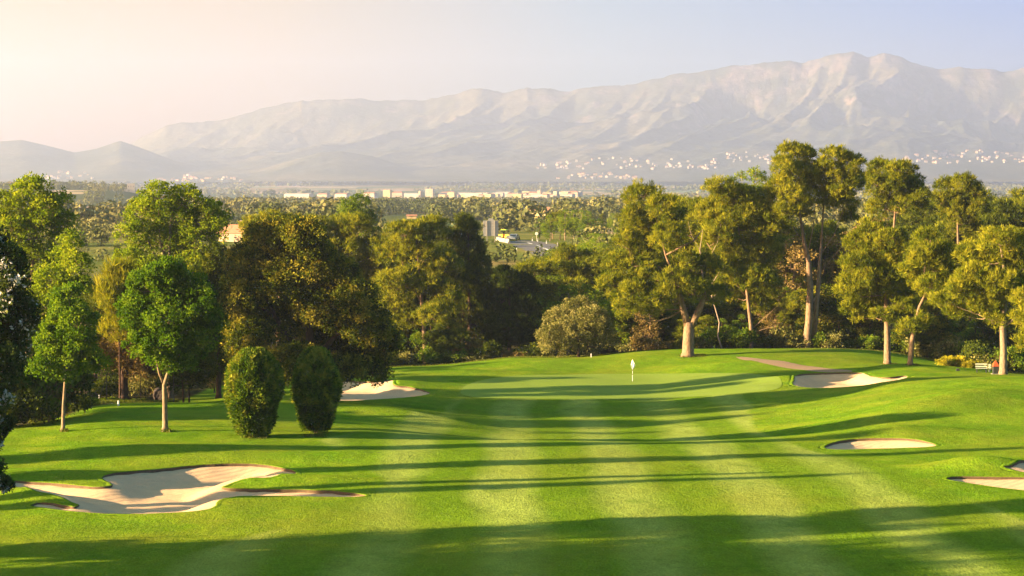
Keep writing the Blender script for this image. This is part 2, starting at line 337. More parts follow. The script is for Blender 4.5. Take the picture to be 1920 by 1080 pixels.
leafmat('hedge_leaf', [(0.0, (0.032, 0.075, 0.008)), (0.6, (0.115, 0.180, 0.014)), (1.0, (0.27, 0.28, 0.035))], 0.25)
leafmat('blossom_leaf', [(0.0, (0.018, 0.035, 0.012)), (0.5, (0.050, 0.085, 0.018)), (0.86, (0.10, 0.12, 0.03)), (0.885, (0.62, 0.58, 0.56)), (1.0, (0.72, 0.68, 0.66))], 0.2, big=0.2)
leafmat('shrub_leaf', [(0.0, (0.032, 0.075, 0.006)), (0.5, (0.095, 0.165, 0.012)), (1.0, (0.23, 0.26, 0.026))], 0.38)
leafmat('grey_shrub_leaf', [(0.0, (0.055, 0.068, 0.016)), (0.5, (0.14, 0.145, 0.040)), (1.0, (0.30, 0.27, 0.10))], 0.25)
leafmat('gold_leaf', [(0.0, (0.16, 0.17, 0.015)), (0.5, (0.32, 0.30, 0.02)), (1.0, (0.50, 0.42, 0.03))], 0.3)
leafmat('willow_leaf', [(0.0, (0.07, 0.10, 0.008)), (0.5, (0.17, 0.19, 0.012)), (1.0, (0.30, 0.28, 0.02))], 0.35)
leafmat('far_leaf', [(0.0, (0.070, 0.088, 0.030)), (0.5, (0.125, 0.135, 0.045)), (1.0, (0.21, 0.19, 0.07))], 0.1, big=0.0)
leafmat('grass_blade', [(0.0, (0.05, 0.09, 0.01)), (1.0, (0.16, 0.17, 0.03))], 0.3)
barkmat('pine_bark', (0.07, 0.045, 0.03), (0.22, 0.14, 0.09)); barkmat('pale_bark', (0.10, 0.075, 0.05), (0.27, 0.20, 0.13)); barkmat('dark_bark', (0.03, 0.02, 0.014), (0.09, 0.055, 0.04))
barkmat('pink_bark', (0.085, 0.058, 0.038), (0.27, 0.180, 0.115)); barkmat('dead_bark', (0.16, 0.12, 0.095), (0.34, 0.26, 0.20))

# ------------------------------------------------------------------ object helpers
def link(o, parent=None):
    COL.objects.link(o)
    if parent is not None: o.parent = parent
    return o
def tag(o, label=None, cat=None, group=None, kind=None):
    if label: o['label'] = label
    if cat: o['category'] = cat
    if group: o['group'] = group
    if kind: o['kind'] = kind
    return o
def thing(name, label, cat, loc=(0, 0, 0), rz=0.0, group=None):
    o = bpy.data.objects.new(name, None); o.location = loc; o.rotation_euler = (0, 0, rz); o.empty_display_size = 0.5
    link(o); return tag(o, label, cat, group)
def npmesh(name, V, Fc, mats, attrs=None, smoothf=False, midx=None):
    """V (n,3); Fc (m,k) all with the same corner count, or a list of such arrays"""
    if not isinstance(Fc, list): Fc = [Fc]
    Fc = [np.asarray(f, np.int32) for f in Fc if len(f)]
    me = bpy.data.meshes.new(name); V = np.asarray(V, np.float32)
    me.vertices.add(len(V)); me.vertices.foreach_set('co', V.ravel())
    loops = np.concatenate([f.ravel() for f in Fc]); tot = np.concatenate([np.full(len(f), f.shape[1], np.int32) for f in Fc])
    start = np.concatenate([[0], np.cumsum(tot)[:-1]]).astype(np.int32)
    me.loops.add(len(loops)); me.loops.foreach_set('vertex_index', loops.astype(np.int32))
    me.polygons.add(len(tot)); me.polygons.foreach_set('loop_start', start); me.polygons.foreach_set('loop_total', tot)
    if midx is not None: me.polygons.foreach_set('material_index', np.asarray(midx, np.int32))
    me.polygons.foreach_set('use_smooth', np.full(len(tot), bool(smoothf)))
    for an, (dom, arr) in (attrs or {}).items():
        a = me.attributes.new(an, 'FLOAT', dom); a.data.foreach_set('value', np.asarray(arr, np.float32))
    for m in (mats if isinstance(mats, (list, tuple)) else [mats]): me.materials.append(MAT[m])
    me.update(calc_edges=True); me.validate(); return me
def obj(name, me, parent=None, loc=(0, 0, 0), rot=(0, 0, 0)):
    o = bpy.data.objects.new(name, me); o.location = loc; o.rotation_euler = rot; link(o, parent); return o
class MB:
    """collects boxes, tubes, prisms in one mesh"""
    def __init__(s): s.V = []; s.Q = []; s.n = 0
    def add(s, V, Fs):
        s.V.append(np.asarray(V, float)); s.Q += [[i + s.n for i in f] for f in Fs]; s.n += len(V); return s
    def box(s, c, d, rz=0.0, taper=1.0):
        x, y, z = [q / 2 for q in d]; v = []
        for k_, tz in ((-1, 1.0), (1, taper)):
            for a, b in ((-1, -1), (1, -1), (1, 1), (-1, 1)): v.append((a * x * tz, b * y * tz, k_ * z))
        v = np.array(v); cr, sr = math.cos(rz), math.sin(rz)
        v = np.stack([v[:, 0] * cr - v[:, 1] * sr, v[:, 0] * sr + v[:, 1] * cr, v[:, 2]], 1) + np.array(c)
        return s.add(v, [(0, 3, 2, 1), (4, 5, 6, 7), (0, 1, 5, 4), (1, 2, 6, 5), (2, 3, 7, 6), (3, 0, 4, 7)])
    def tube(s, pts, rad, n=7, cap=True, wob=0.0, rng=None):
        pts = [np.asarray(p, float) for p in pts]; m = len(pts); V = []; Fs = []
        if not hasattr(rad, '__len__'): rad = [rad] * m
        up = np.array([0.31, 0.95, 0.05])
        for i, p in enumerate(pts):
            d = pts[min(i + 1, m - 1)] - pts[max(i - 1, 0)]; d = d / (np.linalg.norm(d) + 1e-9)
            a = np.cross(d, up); a /= (np.linalg.norm(a) + 1e-9); b = np.cross(d, a)
            for k_ in range(n):
                t = 2 * math.pi * k_ / n; r = rad[i] * (1 + (wob * math.sin(3 * t + i * 1.3) if wob else 0))
                V.append(p + r * (math.cos(t) * a + math.sin(t) * b))
        for i in range(m - 1):
            for k_ in range(n): Fs.append((i * n + k_, i * n + (k_ + 1) % n, (i + 1) * n + (k_ + 1) % n, (i + 1) * n + k_))
        if cap: Fs.append(tuple(range(n - 1, -1, -1))); Fs.append(tuple((m - 1) * n + k_ for k_ in range(n)))
        return s.add(V, Fs)
    def prism(s, poly, y0, y1):
        """outline in x,z pulled along y"""
        n = len(poly); V = [(x, y0, z) for x, z in poly] + [(x, y1, z) for x, z in poly]
        Fs = [tuple(range(n)), tuple(range(2 * n - 1, n - 1, -1))] + [(i, i + n, (i + 1) % n + n, (i + 1) % n) for i in range(n)]
        return s.add(V, Fs)
    def build(s, name, mat, parent=None, loc=(0, 0, 0), rot=(0, 0, 0), sm=False):
        V = np.concatenate(s.V); me = bpy.data.meshes.new(name); me.from_pydata(V.tolist(), [], s.Q)
        for m in (mat if isinstance(mat, (list, tuple)) else [mat]): me.materials.append(MAT[m])
        bm = bmesh.new(); bm.from_mesh(me); bmesh.ops.recalc_face_normals(bm, faces=bm.faces); bm.to_mesh(me); bm.free()
        if sm: me.polygons.foreach_set('use_smooth', np.ones(len(me.polygons), bool))
        return obj(name, me, parent, loc, rot)
def copy_tree(o, parent=None):
    c = o.copy(); COL.objects.link(c)
    if parent is not None: c.parent = parent
    for ch in [x for x in bpy.data.objects if x.parent is o]: copy_tree(ch, c)
    return c

# ------------------------------------------------------------------ bunkers and overlays
def outline(px, closed=True, step=0.3, ymin=60):
    pts = [at(a, b, ymin)[:2] for a, b in px]; n = len(pts); out = []
    for i in range(n):
        p0, p1, p2, p3 = [np.array(pts[(i + k_) % n]) for k_ in (-1, 0, 1, 2)]
        L = np.linalg.norm(p2 - p1); m = max(1, int(L / step))
        for k_ in range(m):
            t = k_ / m
            out.append(0.5 * ((2 * p1) + (-p0 + p2) * t + (2*p0 - 5*p1 + 4*p2 - p3) * t*t + (-p0 + 3*p1 - 3*p2 + p3) * t**3))
    return np.array(out)
def inside(poly, X, Y):
    r = np.zeros(X.shape, bool); n = len(poly)
    for i in range(n):
        x1, y1 = poly[i]; x2, y2 = poly[(i + 1) % n]
        if y1 == y2: continue
        c = ((y1 > Y) != (y2 > Y)) & (X < (x2 - x1) * (Y - y1) / (y2 - y1) + x1); r ^= c
    return r
def sdist(poly, X, Y):
    d = np.full(X.shape, 1e9); n = len(poly)
    for i in range(n):
        a = poly[i]; b = poly[(i + 1) % n]; ab = b - a; L = (ab ** 2).sum() + 1e-12
        t = np.clip(((X - a[0]) * ab[0] + (Y - a[1]) * ab[1]) / L, 0, 1)
        d = np.minimum(d, (X - a[0] - t * ab[0]) ** 2 + (Y - a[1] - t * ab[1]) ** 2)
    d = np.sqrt(d); return np.where(inside(poly, X, Y), d, -d)
def patch(poly, step):
    x0, y0 = poly.min(0); x1, y1 = poly.max(0)
    gx, gy = np.meshgrid(np.arange(x0, x1, step), np.arange(y0, y1, step)); gx = gx.ravel(); gy = gy.ravel()
    d = sdist(poly, gx, gy); k_ = d > step * 0.55
    P2 = np.concatenate([poly, np.stack([gx[k_], gy[k_]], 1)])
    r = geometry.delaunay_2d_cdt([Vector(p) for p in P2], [], [list(range(len(poly)))], 1, 1e-4)
    V = np.array([tuple(v) for v in r[0]]); T = np.array([list(f) for f in r[2]], int)
    return V, T
BUNK = {
 'left': [(22, 905), (60, 904), (120, 908), (170, 913), (204, 912), (207, 905), (192, 895), (240, 885), (330, 877), (400, 871), (470, 870), (520, 876), (556, 887), (520, 891), (470, 896), (440, 903), (416, 914), (450, 917), (520, 918), (600, 920), (660, 925), (686, 930), (640, 932), (520, 930), (440, 931), (408, 940), (402, 950), (370, 958), (280, 963), (200, 963), (120, 957), (58, 948), (70, 943), (100, 944), (140, 951), (148, 947), (110, 930), (60, 917)],
 'oak': [(600, 718), (640, 713), (700, 715), (742, 712), (738, 720), (770, 726), (798, 733), (805, 738), (780, 743), (700, 749), (620, 751), (570, 745), (565, 728)],
 'right': [(1489, 710), (1500, 702), (1560, 699), (1615, 699), (1632, 705), (1660, 708), (1700, 705), (1690, 711), (1640, 719), (1590, 725), (1520, 727), (1489, 722)],
 'small': [(1546, 840), (1565, 830), (1600, 824), (1660, 822), (1720, 825), (1756, 834), (1740, 838), (1660, 841), (1580, 843)],
 'edge': [(1776, 898), (1800, 894), (1870, 895), (1930, 896), (1990, 900), (1990, 922), (1900, 917), (1830, 908)],
 'corner': [(1882, 875), (1905, 869), (1950, 863), (1990, 863), (1990, 893), (1925, 886)],
}
BPOLY = {k_: outline(v) for k_, v in BUNK.items()}
def bunker_drop(X, Y, poly):
    out = np.zeros(X.shape); x0, y0 = poly.min(0) - 1; x1, y1 = poly.max(0) + 1
    m = (X > x0) & (X < x1) & (Y > y0) & (Y < y1)
    if m.any(): out[m] = 1.5 * smooth((sdist(poly, X[m], Y[m]) + 0.14) / 0.55)
    return out
for nm, poly in BPOLY.items():
    V, T = patch(poly, 0.4)
    d = sdist(poly, V[:, 0], V[:, 1]); d = np.maximum(d, 0)
    big = 0.55 if nm in ('left', 'oak', 'right') else 0.4
    nx = np.roll(poly, -1, 0) - np.roll(poly, 1, 0); nrm = np.stack([nx[:, 1], -nx[:, 0]], 1); nrm /= np.linalg.norm(nrm, axis=1)[:, None] + 1e-9
    tst = poly + nrm * 0.05; nrm = nrm * np.where(inside(poly, tst[:, 0], tst[:, 1]), -1.0, 1.0)[:, None]
    far_ = smooth(nrm[:, 1] * 1.4 + 0.15); kk = np.exp(-0.5 * (np.arange(-4, 5) / 2.0) ** 2); kk /= kk.sum(); far_ = np.convolve(np.concatenate([far_[-4:], far_, far_[:4]]), kk, 'valid')
    near_i = np.array([np.argmin((poly[:, 0] - v[0]) ** 2 + (poly[:, 1] - v[1]) ** 2) for v in V])
    z = hz(V[:, 0], V[:, 1]) - 0.02 - 0.10 * far_[near_i] - big * smooth(d / 2.2) + 0.05 * fbm(V[:, 0] / 0.9, V[:, 1] / 0.7, 3, 77)
    me = npmesh('sand_bunker', np.column_stack([V, z]), T, 'sand', smoothf=True)
    tag(obj('sand_bunker', me), kind='structure')
    # turf lip round the sand: raised grass edge, then the cut soil face
    n = len(poly)
    wig = fbm(poly[:, 0] * 2.1, poly[:, 1] * 2.1, 3, 31)[:, None]
    rings = []
    for off, dz in ((0.42, -0.05), (0.22, 0.03), (0.05, 0.045), (-0.02, 0.02), (-0.03, -0.12), (-0.05, -0.26)):
        q = poly + nrm * (off + (0.10 * wig if off < 0.2 else 0)); rings.append(np.column_stack([q, hz(q[:, 0], q[:, 1]) + (dz * (0.25 + 0.9 * far_) if dz > 0 else dz if off > 0 else -0.03 + (dz + 0.03) * far_ - 0.03)]))
    V3 = np.concatenate(rings); Fq = []; mi = []
    for r_ in range(len(rings) - 1):
        i = np.arange(n); j = (i + 1) % n
        Fq.append(np.stack([r_ * n + i, r_ * n + j, (r_ + 1) * n + j, (r_ + 1) * n + i], 1)); mi += [1 if r_ >= 3 else 0] * n
    Fq = np.concatenate(Fq)
    me = npmesh('turf_lip', V3, Fq, ['turf', 'soil'], {'fairway': ('POINT', np.zeros(len(V3))), 'wild': ('POINT', np.zeros(len(V3)))}, True, mi)
    me.flip_normals() if me.polygons[0].normal.z < 0 else None
    tag(obj('turf_lip', me), kind='structure')

# ------------------------------------------------------------------ ground sheet
def ground():
    Ys = np.concatenate([np.arange(4, 60, 2.0), np.arange(60, 75, 0.6), np.arange(75, 126, 0.2), np.arange(126, 212, 0.24), np.arange(212, 330, 1.4), np.geomspace(330, 16800, 260)])
    u = np.concatenate([-np.geomspace(1.3, 0.30, 34)[:-1], np.arange(-0.30, 0.3001, 0.0019), np.geomspace(0.30, 1.3, 34)[1:]])
    U, YY = np.meshgrid(u, Ys); X = U * np.maximum(YY, 60.0)
    Z = hz(X, YY)
    fair = np.zeros(X.shape)
    for poly in BPOLY.values(): Z -= bunker_drop(X, YY, poly)
    px = 960 + F * X / YY
    # fairway: between its mown edges
    Lx = np.interp(YY, [60, 76, 90, 100, 108, 118, 130, 150, 165, 178, 186], [-22, -17, -9.5, -6.5, -8.5, -12, -9, -5.5, -5, -4, 4]) + 0.8 * fbm(YY / 6, YY * 0, 2, 3)
    Rx = np.interp(YY, [60, 76, 90, 100, 108, 118, 130, 150, 165, 178, 186], [30, 27, 24, 22, 21, 17, 17, 19, 20, 21, 8]) + 0.8 * fbm(YY / 6, YY * 0 + 7, 2, 5)
    fair = smooth((X - Lx) / 0.7 + 0.5) * smooth((Rx - X) / 0.7 + 0.5) * smooth((183 - YY) / 2)
    crest = np.interp(px, [-400, 0, 100, 200, 330, 420, 520, 640, 700, 830, 960, 1110, 1200, 1450, 1580, 1700, 1820, 1920, 2400], [127, 127, 134, 145, 160, 196, 200, 200, 202, 206, 208, 209, 209, 210, 210, 208, 203, 186, 186])
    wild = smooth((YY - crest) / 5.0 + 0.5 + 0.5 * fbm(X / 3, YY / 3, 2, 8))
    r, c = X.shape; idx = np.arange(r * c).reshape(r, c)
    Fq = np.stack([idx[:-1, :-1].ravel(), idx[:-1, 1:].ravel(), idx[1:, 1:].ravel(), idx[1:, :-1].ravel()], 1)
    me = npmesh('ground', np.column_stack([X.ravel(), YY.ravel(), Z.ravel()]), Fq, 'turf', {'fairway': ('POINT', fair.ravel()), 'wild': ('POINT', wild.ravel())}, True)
    tag(obj('ground', me), kind='structure')
ground()
def overlay(name, px, mat, dz, step, ymin=60, attrs=None, skirt=0.03):
    poly = outline(px, step=step, ymin=ymin); V, T = patch(poly, step * 1.2)
    d = sdist(poly, V[:, 0], V[:, 1])
    z = hz(V[:, 0], V[:, 1]) + dz - (d < 1e-3) * skirt
    me = npmesh(name, np.column_stack([V, z]), T, mat, attrs and {k_: ('POINT', np.full(len(V), v)) for k_, v in attrs.items()}, True)
    return tag(obj(name, me), kind='structure')
overlay('putting_green', [(865, 738), (872, 724), (900, 714), (950, 706), (1040, 703), (1150, 701), (1300, 700), (1400, 700), (1440, 706), (1466, 718), (1440, 733), (1300, 744), (1150, 749), (1000, 748), (900, 746)], 'green_turf', 0.045, 0.7)
overlay('cart_path', [(1380, 669), (1420, 672), (1460, 676), (1500, 684), (1540, 689), (1600, 696), (1550, 698), (1500, 693), (1450, 685), (1415, 677)], 'path', 0.03, 0.8)
road = overlay('road', [(940, 452.5), (962, 451.5), (985, 450.5), (1037, 456), (1052, 462), (1056, 470), (1040, 479), (1010, 480), (985, 470), (966, 462), (950, 456)], 'asphalt', 0.03, 2.5, 340)
def strip(name, a, b, w, mat, dz, ymin=340):
    p = np.array(at(*a, ymin)[:2]); q = np.array(at(*b, ymin)[:2]); n = 8; d = q - p; L = np.linalg.norm(d); nn = np.array([-d[1], d[0]]) / L * w / 2
    V = []; 
    for i in range(n + 1):
        c = p + d * i / n
        for s_ in (-1, 1): x, y = c + nn * s_; V.append((x, y, hz1(x, y) + dz))
    Fq = [(2 * i, 2 * i + 1, 2 * i + 3, 2 * i + 2) for i in range(n)]
    return tag(obj(name, npmesh(name, V, np.array(Fq), mat)), kind='structure')
for a, b in (((1006, 460.5), (1014, 463)), ((1019, 465), (1030, 470)), ((990, 455.5), (998, 458))): strip('road_marking', a, b, 0.5, 'white_paint', 0.06)

# mountains
def mountains():
    Ys = np.concatenate([np.linspace(7600, 12700, 330), np.linspace(12760, 15200, 40)]); u = np.linspace(-0.62, 0.62, 900)
    U, YY = np.meshgrid(u, Ys); X = U * YY; Z = mtn(X, YY)
    r, c = X.shape; idx = np.arange(r * c).reshape(r, c)
    Fq = np.stack([idx[:-1, :-1].ravel(), idx[:-1, 1:].ravel(), idx[1:, 1:].ravel(), idx[1:, :-1].ravel()], 1)
    tag(obj('mountains', npmesh('mountains', np.column_stack([X.ravel(), YY.ravel(), Z.ravel()]), Fq, 'mountain', None, True)), kind='structure')
mountains()

# ================================================================== trees
def unit(v): return v / (np.linalg.norm(v, axis=-1, keepdims=True) + 1e-9)
LEAF = {   # puff radius, puffs per r^2, leaves per puff, leaf length, width ratio, spread squash, upward bias, blades?
 'pine':   dict(pr=0.60, dens=14.0, per=90, L=0.42, w=0.115, sq=0.80, up=1.15, tuft=6),
 'broad':  dict(pr=0.60, dens=9.0, per=44, L=0.19, w=0.62, sq=0.85, up=0.25, tuft=1),
 'maple':  dict(pr=0.46, dens=8.0, per=76, L=0.155, w=0.75, sq=0.8, up=0.2, tuft=1),
 'oak':    dict(pr=0.60, dens=10.5, per=84, L=0.19, w=0.55, sq=0.85, up=0.3, tuft=1),
 'shrub':  dict(pr=0.40, dens=9.0, per=46, L=0.15, w=0.55, sq=0.9, up=0.3, tuft=1),
 'willow': dict(pr=0.50, dens=8.0, per=30, L=0.75, w=0.07, sq=1.0, up=1.6, tuft=5),
 'juniper': dict(pr=0.34, dens=12.0, per=46, L=0.22, w=0.25, sq=0.45, up=0.5, tuft=3),
}
def foliage(lobes, style, rng, dens=1.0, tone=0.5, puffs_out=None, droop=0.0, size=1.0):
    S = LEAF[style]; Cs = []; Os = []; Ts = []; Rs = []
    for lb in lobes:
        c = np.array(lb[:3]); r = np.array(lb[3:6]); rm = float((r[0] * r[1] * r[2]) ** (1 / 3))
        pr = min(S['pr'] * size, rm * 0.75)
        n = max(3, int(dens * S['dens'] * (rm / pr) ** 2 * 0.62))
        d = unit(rng.normal(size=(n, 3))); d[:, 2] = np.where((d[:, 2] < -0.35) & (rng.rand(n) < 0.6), -d[:, 2], d[:, 2])
        rad = (0.35 + 0.65 * rng.rand(n) ** 0.5)[:, None]
        p = c + d * r * rad * 0.88
        Cs.append(p); Os.append(unit(d + 0.15 * rng.normal(size=(n, 3)))); Ts.append(rng.rand(n)); Rs.append(np.full(n, pr) * (0.45 + 1.0 * rng.rand(n) ** 1.5))
    C_ = np.concatenate(Cs); O = np.concatenate(Os); T = np.concatenate(Ts); RR = np.concatenate(Rs)
    if puffs_out is not None: puffs_out.append((C_, O))
    per = S['per']; n = len(C_); tf = S['tuft']; m = max(1, per // tf)
    pc = np.repeat(C_, m, 0); po = np.repeat(O, m, 0); pt = np.repeat(T, m); prr = np.repeat(RR, m)
    d = unit(rng.normal(size=(n * m, 3)) + po * 0.7 + np.array([0, 0, 0.35]))
    pos = pc + d * (prr * rng.rand(n * m) ** 0.45)[:, None] * np.array([1, 1, S['sq']])
    base = np.repeat(pos, tf, 0); dd = np.repeat(d, tf, 0); tt = np.repeat(pt, tf); N_ = len(base)
    ax = unit(rng.normal(size=(N_, 3)) * 0.8 + dd * 0.55 + np.array([0, 0, S['up'] - droop]))
    L = S['L'] * size ** 0.5 * (0.65 + 0.7 * rng.rand(N_))
    sd_ = unit(np.cross(ax, rng.normal(size=(N_, 3))))
    w = L * S['w'] * 0.5
    V = np.empty((N_, 4, 3)); V[:, 0] = base; V[:, 1] = base + ax * (L * 0.45)[:, None] + sd_ * w[:, None]; V[:, 2] = base + ax * L[:, None]; V[:, 3] = base + ax * (L * 0.45)[:, None] - sd_ * w[:, None]
    pw, lw = (0.95, 0.25) if style == 'oak' else (0.65, 0.40)
    tn = np.clip(tone + pw * (tt - 0.5) + lw * (rng.rand(N_) - 0.5), 0, 1)
    return V.reshape(-1, 3), np.arange(N_ * 4, dtype=np.int32).reshape(-1, 4), tn
def bend(a, b, rng, sag=0.12, n=5):
    a = np.array(a, float); b = np.array(b, float); L = np.linalg.norm(b - a); o = rng.normal(size=3) * L * 0.06 + np.array([0, 0, -L * sag])
    return [a + (b - a) * t + o * math.sin(math.pi * t) + rng.normal(size=3) * L * 0.015 * (0 < t < 1) for t in np.linspace(0, 1, n)]
def wood(mb, path, rads, lobes, puffs, rng, limb=0.09, twigs=0.3, minh=0.3, extra=()):
    """trunk path, a limb from the trunk to each lobe, twigs from the limbs to the leaf puffs"""
    path = [np.array(p, float) for p in path]
    mb.tube(path, rads, 9, True, 0.06)
    tot = []
    for pth, rr_ in [(path, rads)] + list(extra):
        for a, b, r0, r1 in zip(pth[:-1], pth[1:], rr_[:-1], rr_[1:]):
            for t in np.linspace(0, 1, 6): tot.append((*(np.array(a) + (np.array(b) - np.array(a)) * t), r0 + (r1 - r0) * t))
    tot = np.array(tot); ends = []
    tot = tot[np.argsort(tot[:, 2])]; zmin = minh * tot[-1, 2]
    for lb in lobes:
        c = np.array(lb[:3]); d = np.linalg.norm(tot[:, :3] - c, axis=1) + np.maximum(0, tot[:, 2] - c[2] + 0.4 * lb[5]) * 2 + (tot[:, 2] < zmin) * 50 + (0.5 * np.maximum(0, 0.02 * tot[-1, 2] - np.abs(c[2] - tot[:, 2])))
        i = int(np.argmin(d)); r = min(limb, tot[i, 3] * 0.75); pts = bend(tot[i, :3], c, rng)
        mb.tube(pts, list(np.linspace(r, r * 0.35, len(pts))), 5, False)
        for p in pts[1:]: ends.append((p, r * 0.5))
    if puffs is not None and twigs > 0 and len(ends):
        E = np.array([e[0] for e in ends]); C_, O = puffs; k_ = rng.rand(len(C_)) < twigs
        for p in C_[k_]:
            i = int(np.argmin(np.linalg.norm(E - p, axis=1) + np.maximum(0, E[:, 2] - p[2])))
            pts = bend(E[i], p, rng, 0.05, 3); mb.tube(pts, [min(0.03, ends[i][1]), 0.016, 0.008], 3, False)
def build_tree(name, label, cat, origin, lobes, path, rads, leaf, bark, style, seed, group=None, dens=1.0, tone=0.5, limb=0.09, twigs=0.3, extra=None, droop=0.0, size=1.0, minh=0.3, crown_name='crown'):
    rng = rs(seed); t = thing(name, label, cat, origin, 0, group); po = []
    V, Q, tn = foliage(lobes, style, rng, dens, tone, po, droop, size)
    obj(crown_name, npmesh(crown_name, V, Q, leaf, {'tone': ('FACE', tn)}), t)
    if path is not None:
        mb = MB(); wood(mb, path, rads, lobes, po[0], rng, limb, twigs, minh, extra or ())
        for (p2, r2) in (extra or []): mb.tube(p2, r2, 7, True, 0.05)
        mb.build('trunk', bark, t, sm=True)
    return t
def hero(name, label, cat, base, Y, lobes, trunks, leaf='pine_leaf', bark='pine_bark', style='pine', seed=1, deep=0.9, **kw):
    """lobes (px,row,rx,ry[,dy]) and trunk paths (px,row,radius m[,dy]) measured on the photograph at that distance"""
    if Y is None: x0, y0, z0 = at(*base)
    else: y0 = Y; x0 = (base[0] - 960) / F * Y; z0 = hz1(x0, y0)
    O = np.array([x0, y0, z0]); s = y0 / F; rng = rs(seed + 500); L = []
    xm = np.mean([l[0] for l in lobes]); wid = (max(l[0] + l[2] for l in lobes) - min(l[0] - l[2] for l in lobes)) * s / 2
    for l in lobes:
        rx, rz = l[2] * s, l[3] * s; off = l[4] if len(l) > 4 else rng.uniform(-1, 1) * 0.5 * math.sqrt(max(0.05, 1 - ((l[0] - xm) * s / wid) ** 2)) * wid * deep
        p = P(l[0], l[1], y0) - O; k_ = {'oak': 1.0, 'broad': 1.04, 'maple': 1.2, 'pine': 1.03}.get(style, 1.0); L.append((p[0], off, p[2], rx * k_, (rx + rz) / 2 * k_, rz * k_))
    paths = []
    for tr in trunks:
        pts = []; rads = []
        for q in tr:
            p = P(q[0], q[1], y0) - O; pts.append(np.array([p[0], q[3] if len(q) > 3 else 0.0, p[2]])); rads.append(q[2])
        paths.append((pts, rads))
    if paths:
        pts, rads = paths[0]
        if pts[0][2] < 1.0: pts[0] = np.array([pts[0][0], pts[0][1], -0.25]); 
        else: pts.insert(0, np.array([pts[0][0], 0, -0.2])); rads.insert(0, rads[0] * 1.15)
        h1 = 0.35; a, b = pts[0], pts[1]                       # root flare
        if b[2] > 1.0: 
            t = (h1 - a[2]) / (b[2] - a[2]); pts.insert(1, a + (b - a) * t); rads.insert(1, rads[0]); rads[0] = rads[0] * 1.5
    return build_tree(name, label, cat, tuple(O), L, paths[0][0] if paths else None, paths[0][1] if paths else None, leaf, bark, style, seed, extra=[p for p in paths[1:]], **kw)

YB = at(1290, 668)[1]
# ---- left side
hero('maple_tree', 'smaller of the two bright green maples, with a slim pale trunk on the mown grass', 'tree', (118, 809), None,
     [(132, 562, 22, 24), (118, 598, 33, 33), (150, 615, 33, 36), (98, 645, 33, 34), (140, 655, 40, 32), (168, 682, 30, 24), (92, 688, 24, 22), (125, 690, 34, 22)],
     [[(118, 810, .13), (119, 760, .10), (122, 716, .09), (124, 660, .06), (130, 580, .03)]], 'maple_leaf', 'pale_bark', 'maple', 11, dens=1.25, tone=0.62, minh=0.35, limb=.05, twigs=0.25)
hero('maple_tree', 'taller bright green maple with forked trunk, between the small maple and the clipped bushes', 'tree', (310, 809), None,
     [(315, 515, 34, 32), (285, 545, 42, 38), (345, 545, 38, 38), (262, 585, 34, 36), (378, 580, 36, 42), (320, 600, 60, 50), (270, 630, 38, 34), (388, 615, 26, 30), (300, 650, 44, 30), (345, 655, 44, 28), (330, 680, 34, 22)],
     [[(310, 810, .19), (309, 760, .16), (308, 722, .14), (318, 690, .10), (328, 640, .07), (322, 540, .03)], [(308, 722, .10), (298, 700, .06), (290, 660, .03)]], 'maple_leaf', 'pale_bark', 'maple', 12, dens=1.25, tone=0.48, minh=0.4, limb=.06, twigs=0.2)
hero('poplar_tree', 'tall yellow-green broadleaf tree rising highest at the far left above the small maple', 'tree', (55, 800), 148,
     [(68, 362, 38, 32), (95, 395, 32, 36), (40, 395, 36, 36), (5, 380, 26, 26), (72, 430, 50, 40), (25, 440, 46, 40), (-10, 430, 40, 50), (120, 385, 14, 28), (115, 430, 24, 36), (60, 490, 60, 40), (0, 500, 50, 50), (30, 560, 60, 50), (-20, 600, 50, 60), (60, 620, 50, 40)],
     [[(50, 800, .3), (52, 640, .22), (60, 520, .15), (66, 400, .06)]], 'poplar_leaf', 'pale_bark', 'broad', 13, dens=1.5, tone=0.60, twigs=0.3)
hero('poplar_tree', 'lower yellow-green broadleaf tree just right of the tallest tree at the far left', 'tree', (115, 790), 143,
     [(135, 460, 20, 24), (120, 485, 34, 30), (150, 500, 24, 28), (105, 530, 40, 36), (145, 545, 34, 34), (85, 570, 36, 34), (120, 590, 40, 34)],
     [[(110, 790, .18), (112, 640, .13), (125, 500, .05)]], 'poplar_leaf', 'pale_bark', 'broad', 14, dens=1.5, tone=0.58, twigs=0.3)
hero('poplar_tree', 'large round-topped broadleaf tree with pale upright limbs behind the taller maple', 'tree', (318, 760), 166,
     [(298, 372, 42, 30), (350, 378, 40, 30), (385, 405, 40, 34), (262, 400, 34, 34), (320, 420, 58, 40), (405, 430, 24, 30), (250, 440, 30, 32), (300, 460, 56, 44), (370, 460, 48, 42), (245, 490, 32, 30), (350, 510, 60, 44), (280, 520, 50, 40), (400, 500, 26, 34), (310, 570, 70, 40)],
     [[(318, 765, .34), (319, 600, .25), (318, 500, .16), (318, 430, .08), (330, 370, .03)], [(319, 560, .14), (300, 500, .10), (272, 440, .06), (262, 395, .03)], [(319, 560, .14), (345, 490, .10), (375, 430, .05), (390, 395, .03)], [(318, 520, .10), (300, 450, .06), (296, 370, .03)]],
     'poplar_leaf', 'pale_bark', 'broad', 15, dens=1.5, tone=0.55, limb=.09, twigs=0.55)
